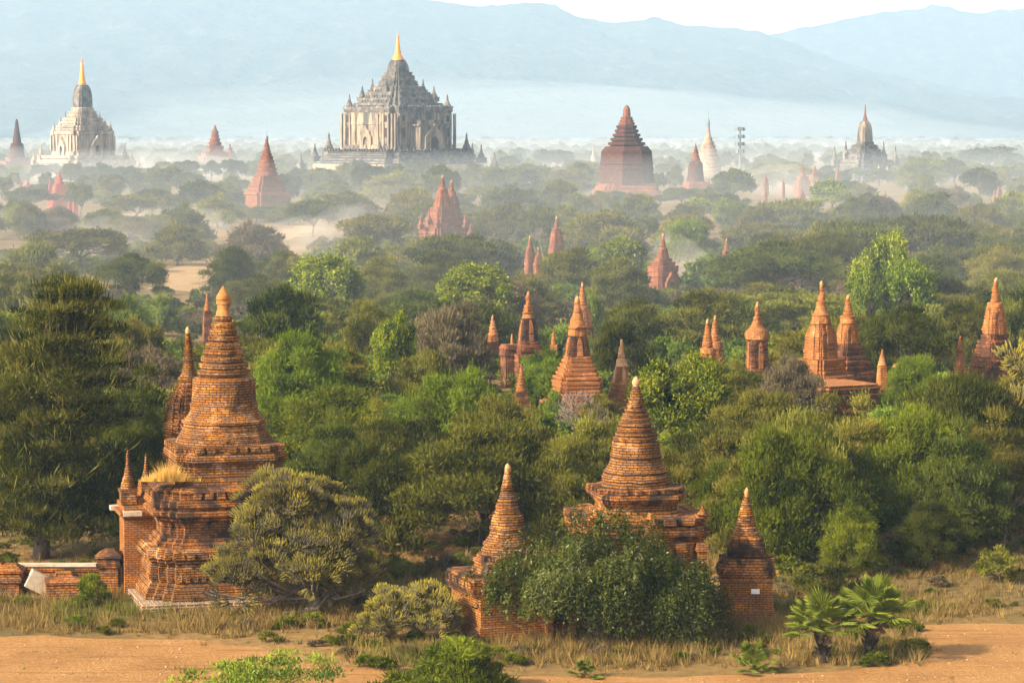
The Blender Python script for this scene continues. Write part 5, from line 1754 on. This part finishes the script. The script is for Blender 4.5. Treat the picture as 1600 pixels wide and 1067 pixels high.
# ------------------------------------------------------------------ creeper thicket over the shrine
def thicket():
    g = np.random.default_rng(9)
    D = gd(1003); cx = 938
    p = at(cx, 1003, D); px = (at(cx + 1, 1003, D) - at(cx, 1003, D)).x
    Rx, Ry, H_ = 185 * px, 2.3, at(cx, 788, D).z
    c = MB()
    n = 6200
    tw = []
    # domes: main mass and shoulders
    blobs = [(0, 0, Rx * .62, H_ * .98), (-Rx * .48, -.2, Rx * .52, H_ * .80), (Rx * .45, 0, Rx * .52, H_ * .72), (Rx * .72, .1, Rx * .3, H_ * .46), (-Rx * .2, -.6, Rx * .5, H_ * .86), (Rx * .2, -.7, Rx * .55, H_ * .78)]
    for i in range(n):
        bx, by, br, bh = blobs[g.choice(6, p=[.24, .2, .2, .1, .13, .13])]
        th = g.uniform(0, 6.28); e = math.asin(g.uniform(.12, 1))
        k = g.uniform(.8, 1.02) * (1 + .10 * math.sin(5 * th + bx) * math.sin(4 * e + bx))
        s_ = np.array([bx + br * k * math.cos(e) * math.cos(th), by + Ry * k * math.cos(e) * math.sin(th), bh * (.40 + .58 * k * math.sin(e))])
        nz_ = mnoise.noise(Vector(s_ * .75))
        if nz_ < -.15: continue
        s_ += np.array([math.cos(th), math.sin(th), .5]) * nz_ * 1.3
        ow = np.array([math.cos(th), math.sin(th) * .8, .3])
        ln = g.uniform(.6, 2.6)
        m = 15
        tt = np.linspace(0, 1, m)[:, None]
        pos = s_ + ow * np.array([.5, .5, .5]) * np.sqrt(tt) * .6 * ln * .5 + np.array([0, 0, -1]) * (tt ** 1.5) * ln * .95
        pos = pos + g.normal(size=(m, 3)) * .08
        pos[:, 2] = np.maximum(pos[:, 2], (1.9 if s_[0] < -Rx * .25 else .95) + .9 * mnoise.noise(Vector((s_[0] * .9, s_[1] * .9, 2.0))) + g.uniform(-.25, .25) - (.9 if s_[0] > Rx * .45 else 0))
        if g.random() < .011:
            q = MB(); tube(q, pos[::4] + ow * .12, [.018, .016, .013, .008], 3); tw.append(q)
        lk = g.uniform(.7, 1.45)
        tn = np.clip(.42 + .45 * mnoise.noise(Vector(s_ * .55)) + g.normal(0, .18) + g.normal(0, .12, m), 0, .8)
        tn = np.where(g.random(m) < .03, 1.0, tn)
        leaves(c, g, pos, np.repeat(ow[None] / np.linalg.norm(ow), m, 0), .16 * lk, .062 * lk, .45, -.55, .6, tn)
    t = MB()
    for (x0, x1) in ((-.4, -1.6), (-.2, .6), (.2, 2.2), (0, -3.0), (.3, 3.6)):
        tube(t, [(x0, 0, -.1), (x0 + (x1 - x0) * .3, 0, H_ * .3), (x1, 0, H_ * .6)], [.14, .11, .05], 6)
    r = empty('creeper_thicket', (p.x, D - .3, 0), 0, 'rounded dark green thicket of drooping creepers hiding the lower part of the brick shrine', 'thicket')
    c.build('foliage', L_VINE, r); t.build('stem', M['bark'], r, True)
    for q in tw: q.build('dead_twig', M['twig'], r)
    LAND.append((cx, 890, 'drooping creeper thicket')); FOOT.append((p.x, D, Rx))
thicket()


# ------------------------------------------------------------------ foreground leafy shrubs
def near_shrub(label, cx, yb, ytop, wpx, n, mt, seed, L=.22, W_=.085, npd=40, low=.1, drop=0.1, flat_=False):
    g = np.random.default_rng(seed)
    D = gd(yb); p = at(cx, yb, D); Rr = wpx * D / F / 2; h = at(cx, ytop, D).z
    pads = (pads_flat if flat_ else pads_dome)(g, Rr, h, npd) if flat_ else pads_dome(g, Rr, h, npd, low)
    c = MB(); padleaves(c, g, pads, n, L, W_, .6, drop, .55, tips=.05, shell=.1)
    t = limbs(g, pads, h, .06, .12, 14, 5)
    r = empty('leafy_shrub', (p.x, D, 0), 0, label, 'bush', 'leafy shrubs along the sandy track')
    c.build('foliage', mt, r); t.build('stem', M['bark'], r)


near_shrub('bright green feathery shrub at the bottom edge, below the euphorbia bush', 715, 1083, 984, 150, 15000, L_GREEN, 21, .3, .06, 44, .08, -.1)
near_shrub('spreading skirt of bright green sprays at the bottom edge, left foot of the feathery shrub', 700, 1092, 1035, 235, 9000, L_GREEN, 22, .3, .07, 36, .05, -.1)
near_shrub('thin yellow-green acacia sprigs rising from the bottom edge, left of centre', 420, 1100, 1030, 260, 5200, L_LIME, 23, .2, .08, 30, .3, .1, True)


near_shrub('dark green low shrub right of the euphorbia trunk', 590, 908, 862, 135, 7000, L_DARK, 24, .2, .06, 34, .12, .2)
near_shrub('olive shrub behind the two tall fan palms', 1295, 928, 868, 135, 8000, L_OLIVE, 25, .2, .06, 34, .12, .2)
near_shrub('olive shrub in the dry grass near the right edge', 1560, 908, 850, 95, 6000, L_OLIVE, 26, .2, .06, 30, .12, .2)


# ------------------------------------------------------------------ fan palms
def frond(g, petiole, az, tilt, size):
    mb = MB()
    d = np.array([math.cos(az) * math.cos(tilt), math.sin(az) * math.cos(tilt), math.sin(tilt)])
    side = np.array([-math.sin(az), math.cos(az), 0.0])
    nup = np.cross(d, side) * -1
    if nup[2] < 0: nup = -nup
    hub = d * petiole + np.array([0, 0, -.12 * petiole * max(0, math.cos(tilt))])
    tube(mb, [(0, 0, 0), hub * .5 + [0, 0, .05], hub], [.028, .022, .016], 4, 0, [.55, .5, .45])
    n = 40
    V, Fc, T = [], [], []
    for i in range(n):
        f_ = -1 + 2 * (i + .5) / n
        an = f_ * R(128)
        dr = d * math.cos(an) + side * math.sin(an)
        L = size * (1.0 - .22 * abs(f_) ** 2) * g.uniform(.92, 1.06)
        wd = 2 * math.pi * .71 * L / n * .30
        lat = np.cross(nup, dr); lat /= np.linalg.norm(lat)
        cup = nup * (.12 * L * (1 - abs(f_) * .3))
        mid = hub + dr * L * .5 + cup * .6
        tip = hub + dr * L + cup * .5 - np.array([0, 0, L * g.uniform(.04, .2)])
        fold = nup * (.05 * (-1) ** i)
        b = len(V)
        V += [hub, mid + lat * wd * .62 + fold, mid - lat * wd * .62 - fold, tip]
        Fc += [(b, b + 2, b + 3, b + 1)]
        t0 = .4 + .25 * g.random()
        T += [t0 + .1, t0, t0, min(1, t0 + .3)]
    mb.add(V, Fc, None, 0, np.array(T))
    return mb


def palm(label, cx, yb, ytop, wpx, nfr, trunk_h, seed, lean=0.0):
    g = np.random.default_rng(seed)
    D = gd(yb); p = at(cx, yb, D); px = D / F
    H_ = at(cx, ytop, D).z; rad = wpx * px / 2
    r = empty('fan_palm', (p.x, D, 0), 0, label, 'palm', 'young fan palms by the sandy track')
    th = trunk_h
    if th > .1:
        m = MB()
        tube(m, [(0, 0, -.1), (lean * .4, 0, th * .5), (lean, 0, th + .15)], [.26, .24, .2], 9)
        for i in range(46):     # stubs of old leaf bases
            z = th * g.random(); an = g.uniform(0, 6.28); o_ = lean * z / th
            tube(m, [(o_ + .2 * math.cos(an), .2 * math.sin(an), z), (o_ + .42 * math.cos(an), .42 * math.sin(an), z + .25)], [.07, .02], 4)
        m.build('trunk', M['palm_bark'], r)
    for i in range(nfr):
        t = (i + .5) / nfr
        az = i * 2.399 + g.uniform(-.3, .3)
        tilt = R(84) - R(88) * t ** .9
        pet = rad * g.uniform(.5, .68)
        size = rad * g.uniform(.44, .54)
        m = frond(g, pet, az, tilt, size)
        o = m.build('frond', L_PALM, r)
        o.location = (lean, 0, th + .1)
    for i in range(3 if th > .3 else 1):      # withered skirt
        m = frond(g, rad * .22, g.uniform(0, 6.28), R(-50) - R(20) * g.random(), rad * .24)
        o = m.build('withered_frond', L_DEADPALM, r)
        o.location = (lean, 0, th + .05 if th > .3 else .35)


palm('left one of the two tall fan palms with dark stubby trunks', 1287, 1034, 930, 122, 26, 1.5, 2, -.1)
palm('right one of the two tall fan palms with dark stubby trunks', 1356, 1030, 912, 142, 22, 1.9, 5, .25)
palm('small trunkless fan palm in dry grass left of the two tall palms', 1178, 1050, 978, 95, 9, .05, 7)
palm('tiny fan palm seedling at the track edge below the creeper thicket', 914, 1058, 1010, 56, 6, .03, 13)


# ------------------------------------------------------------------ bare trees
def bare(label, cx, yb, ytop, wpx, mt, seed, depth=6, fine=.016, name='bare_tree'):
    rr = random.Random(seed)
    D = gd(yb); p = at(cx, yb, D); H_ = at(cx, ytop, D).z; W_ = wpx * D / F
    t = MB(); tw = MB()
    def grow(pos, d, L, r_, k):
        pts = [pos]; rad = [r_]
        q = pos
        for i in range(3):
            d = (d + Vector((rr.gauss(0, .16), rr.gauss(0, .16), rr.gauss(.03, .1)))).normalized()
            q = q + d * L / 3; pts.append(q); rad.append(r_ * (1 - .13 * (i + 1)))
        tube(t if k > 3 else tw, [tuple(x) for x in pts], rad, 5 if k > 3 else 3)
        if k <= 0: return
        for i in range(2 if k > 4 else 3):
            nd_ = (d + Vector((rr.gauss(0, .62) * W_ / H_, rr.gauss(0, .62) * W_ / H_, rr.gauss(.05, .35)))).normalized()
            grow(pts[-1 if i < 2 else 2], nd_, L * rr.uniform(.62, .86), max(fine, rad[-1] * .62), k - 1)
    grow(Vector((0, 0, -.1)), Vector((0, 0, 1)), H_ * .27, .035 * H_ * .6, depth)
    zs = max(v[:, 2].max() for v, _ in tw.v)
    r = empty(name, (p.x, D, 0), 0, label, 'tree', 'bare leafless trees')
    r.scale = (1, 1, H_ / zs)
    t.build('trunk', mt, r); tw.build('twig_crown', M['twig'] if mt != M['bark_pale'] else mt, r)
    FOOT.append((p.x, D, W_ * .3))


bare('bare grey-brown twiggy tree in front of the tall stepped temple', 905, 790, 604, 110, M['bark'], 4, 6, .022)
bare('pale bare tree with forked trunk on the dry meadow at the right', 1530, 790, 640, 110, M['bark_pale'], 6, 5, .025)
bare('thin dark leafless tree at the right edge of the dry grass', 1570, 868, 745, 90, M['bark'], 9, 5, .018)
bare('grey leafless tree in dust just left of the pink tower temple', 850, 412, 354, 50, M['twig'], 11, 5, .04)


# ------------------------------------------------------------------ grass
def inside(poly, x, y):
    c = False
    n = len(poly)
    j = n - 1
    for i in range(n):
        xi, yi = poly[i]; xj, yj = poly[j]
        if ((yi > y) != (yj > y)) and (x < (xj - xi) * (y - yi) / (yj - yi + 1e-12) + xi):
            c = not c
        j = i
    return c


def tufts(name, pts, hgt, blades, mat, label, seed, wid=.02, zoff=0.0):
    g = np.random.default_rng(seed)
    pts = np.asarray(pts, float); n = len(pts)
    P = np.repeat(pts, blades, 0); N = len(P)
    h = np.repeat(np.asarray(hgt), blades) * g.uniform(.55, 1.15, N)
    th = g.uniform(0, 6.28, N); sp_ = g.uniform(0, .22, N)
    base = P + np.column_stack([np.cos(th) * sp_, np.sin(th) * sp_, np.zeros(N)])
    bend = g.uniform(.1, .7, N) * h
    tip = base + np.column_stack([np.cos(th) * bend, np.sin(th) * bend, h])
    a2 = g.uniform(0, 6.28, N)
    wv = np.column_stack([np.cos(a2), np.sin(a2), np.zeros(N)]) * (wid * g.uniform(.7, 1.5, N))[:, None]
    V = np.stack([base - wv, base + wv, tip], 1).reshape(-1, 3)
    mb = MB()
    tone = np.repeat(np.clip(np.repeat(g.normal(.42, .2, n), blades) + g.normal(0, .1, N), 0, .8), 3)
    gr = np.repeat(np.repeat(np.array([mnoise.noise(Vector((x * .16, y * .16, 4.0))) for x, y, z in pts]), blades), 3)
    tone = np.where(gr > .12, np.minimum(1, tone + (gr - .12) * 3.0), tone)
    mb.add(V, np.arange(3 * N).reshape(N, 3), None, 0, tone)
    o = mb.build(name, mat)
    return tag(o, label, 'grass', kind='stuff')


rg = random.Random(77)
pts, hg = [], []
TRB = TRACKW
while len(pts) < 18000:
    D = math.sqrt(rg.uniform(127 ** 2, 182 ** 2)) if rg.random() < .8 else rg.uniform(182, 235)
    u = rg.uniform(-20, 1620)
    x = at(u, 900, D).x
    nz = mnoise.noise(Vector((x * .12, D * .12, 9.0)))
    if D < 150 and inside(TRB, x, D):
        if rg.random() > .012: continue
    elif nz < .05 and rg.random() < .86:
        continue
    bad = False
    for (fx, fy, fr) in FOOT[:4]:
        if (fx - x) ** 2 + (fy - D) ** 2 < (fr * .6) ** 2: bad = True
    if bad: continue
    edge = inside(TRB, x, D - 1.6 - 1.2 * nz)
    if edge and rg.random() < .6: continue
    pts.append((x, D, 0)); hg.append((.5 if edge else 1) * rg.choice((.08, .13, .19, .27, .36, .55)) * rg.uniform(.7, 1.2) * (1 + .9 * max(0, nz)))
tufts('dry_grass', pts, hg, 11, L_GRASS, 'olive and straw coloured dry grass covering the foreground', 3, .022)
# taller dry weeds round the stupa feet
pts, hg = [], []
for (u0, u1, v0, v1, k) in ((150, 260, 880, 935, 260), (0, 340, 935, 990, 500), (700, 1120, 995, 1040, 420), (1120, 1240, 962, 1020, 260), (1220, 1440, 1000, 1040, 260), (1210, 1330, 900, 960, 160), (540, 740, 1000, 1040, 240), (320, 560, 950, 985, 300)):
    for _ in range(int(k * .6)):
        v = rg.uniform(v0, v1); u = rg.uniform(u0, u1); D = gd(v)
        pts.append((at(u, v, D).x, D, 0)); hg.append(rg.uniform(.3, .85))
tufts('tall_weeds', pts, hg, 13, L_GRASS, 'taller straw coloured weeds around the feet of the near stupas', 5, .02)
# small weeds in the foreground grass
pts, scl, rz = [], [], []
for _ in range(420):
    D = math.sqrt(rg.uniform(131 ** 2, 180 ** 2)); u = rg.uniform(-20, 1620); x = at(u, 900, D).x
    if inside(TRB, x, D): continue
    k = rg.uniform(.12, .36)
    pts.append((x, D, 0)); scl.append((k * 1.3, k * 1.3, k)); rz.append(rg.uniform(0, 6.28))
tag(scatter('low_weeds', pts, scl, rz, sb[:4]), 'small green and brown weeds dotted through the foreground dry grass', 'weeds')
# golden grass on the roof of the largest stupa
D = gd(925) - 4.4
pts, hg = [], []
for _ in range(120):
    uu = 264 + rg.gauss(0, 17)
    q = at(uu, 752, D + rg.uniform(-.3, .9)); pts.append((q.x, q.y, q.z)); hg.append(rg.uniform(.35, 1.2) * max(.25, 1 - abs(uu - 262) / 46))
o = tufts('golden_grass_tuft', pts, hg, 18, L_GOLDGRASS, 'golden dry grass tuft growing on the roof terrace of the largest stupa', 6, .018)

# scattered stones on the track
g = np.random.default_rng(31)
mb = MB()
k = 0
while k < 170:
    D = math.sqrt(rg.uniform(126 ** 2, 146 ** 2)); u = rg.uniform(0, 1600); x = at(u, 1000, D).x
    if not inside(TRB, x, D): continue
    s_ = rg.uniform(.02, .055)
    box(mb, -s_, s_, -s_ * .8, s_ * .8, -.01, s_ * 1.1, 0, rg.uniform(0, 3), (x, D)); k += 1
tag(mb.build('track_gravel', M['clod']), 'small pale stones strewn over the orange sandy track', 'gravel', kind='stuff')


# ------------------------------------------------------------------ labels of the trees
def autolabels():
    seen = {}
    lm = [(u, v, t) for u, v, t in LAND]
    order = []
    for t in TREES:
        if t['label']: continue
        best = min((l for l in lm), key=lambda l: ((l[0] - t['u']) / 1.0) ** 2 + ((l[1] - t['v']) * 1.6) ** 2)
        dx, dy = t['u'] - best[0], t['v'] - best[1]
        if abs(dx) > 2.2 * abs(dy): w_ = 'right of' if dx > 0 else 'left of'
        elif abs(dy) > 2.2 * abs(dx): w_ = 'below' if dy > 0 else 'above'
        else: w_ = ('below ' if dy > 0 else 'above ') + ('and right of' if dx > 0 else 'and left of')
        order.append((KIND[t['kind']][2], w_, best[2], dx * dx + dy * dy, t))
    groups = {}
    for o_ in order:
        groups.setdefault(o_[:3], []).append(o_)
    nth = ['nearest', 'second', 'third', 'fourth', 'fifth', 'sixth', 'seventh', 'eighth', 'ninth', 'tenth']
    for (ph, w_, rf), l in groups.items():
        l.sort(key=lambda q: q[3])
        short = rf
        for i, q in enumerate(l):
            nm_ = nth[min(i, 9)]
            if len(l) == 1: lb = f'{ph} {w_} the {short}'
            else: lb = f'{ph}, {nm_} one {w_} the {short}'
            q[4]['o']['label'] = lb
            if len(lb.split()) > 16: q[4]['o']['label'] = lb.replace(' one ', ' ').replace('feathery ', '').replace('lumpy ', '').replace('rounded ', '').replace('brownish ', '').replace('domed ', '').replace('flat-topped ', '')
autolabels()

# ------------------------------------------------------------------ haze
def volume(name, dens, color, aniso=0.0):
    m = bpy.data.materials.new(name); m.use_nodes = True
    n = m.node_tree; n.nodes.clear()
    out = nd(n, 'ShaderNodeOutputMaterial'); v = nd(n, 'ShaderNodeVolumePrincipled')
    v.inputs['Color'].default_value = (*color, 1)
    v.inputs['Density'].default_value = dens
    v.inputs['Anisotropy'].default_value = aniso
    n.links.new(v.outputs[0], out.inputs['Volume'])
    return m


mb = MB(); box(mb, -6000, 6000, -400, 11600, -1.0, 560)
o = mb.build('haze', volume('haze_air', HAZE_DENSITY, (.51, .73, .98)))
tag(o, kind='stuff')


def mist(name, label, u0, u1, D0, D1, h, dens, color=(.97, .97, .97), seed=0):
    """low flat bank of ground mist"""
    x0, x1 = at(u0, 400, D0).x, at(u1, 400, D0).x
    cx, cyy = (x0 + x1) / 2, (D0 + D1) / 2
    bm = bmesh.new(); bmesh.ops.create_icosphere(bm, subdivisions=4, radius=1.0)
    for v in bm.verts:
        n_ = 1 + .22 * mnoise.fractal(v.co * 1.7 + Vector((seed * 7.3, 0, 0)), .9, 2, 3)
        v.co = Vector((v.co.x * (x1 - x0) / 2 * n_, v.co.y * (D1 - D0) / 2 * n_, v.co.z * h * n_))
        v.co.z = max(v.co.z, -.8)
    me = bpy.data.meshes.new(name); bm.to_mesh(me); bm.free()
    me.materials.append(volume(name + '_air', dens, color))
    o = link(name, me); o.location = (cx, cyy, .15)
    return tag(o, label, 'mist', 'banks of ground mist', 'stuff')

mb = MB(); box(mb, -1100, 1100, 270, 3600, -.9, 17)
o = mb.build('ground_mist', volume('ground_mist_air', 4.0e-4, (.84, .92, 1.0)))
tag(o, 'thin low mist lying over the crowns of the whole plain', 'mist', 'banks of ground mist', 'stuff')
mist('ground_mist', 'broad pale mist bank at the foot of the hills', -600, 2200, 3300, 10300, 130, 1.0e-4, (.84, .93, 1.0), 2)
mist('ground_mist', 'pale dusty mist patch between the crowns at the left edge', -60, 215, 500, 760, 7, .0022, (.93, .88, .84), 3)
mist('ground_mist', 'pale dusty mist patch above the dusty clearing', 375, 520, 480, 800, 7.5, .0017, (.93, .88, .84), 4)
mist('ground_mist', 'pale mist patch around the broad pink stupa', 1195, 1330, 1040, 1260, 11, .0022, (.97, .94, .93), 5)
mist('ground_mist', 'small dust cloud right of the pink temple with the door arch', 1050, 1150, 450, 580, 6, .0045, (.97, .92, .86), 6)
mist('ground_mist', 'white mist along the foot of the hazy cream temple', -80, 330, 1240, 1700, 15, .0012, (.95, .96, .98), 7)
mist('ground_mist', 'dust drifting below the misty pink pagoda', 250, 420, 460, 720, 6, .0018, (.93, .88, .84), 8)
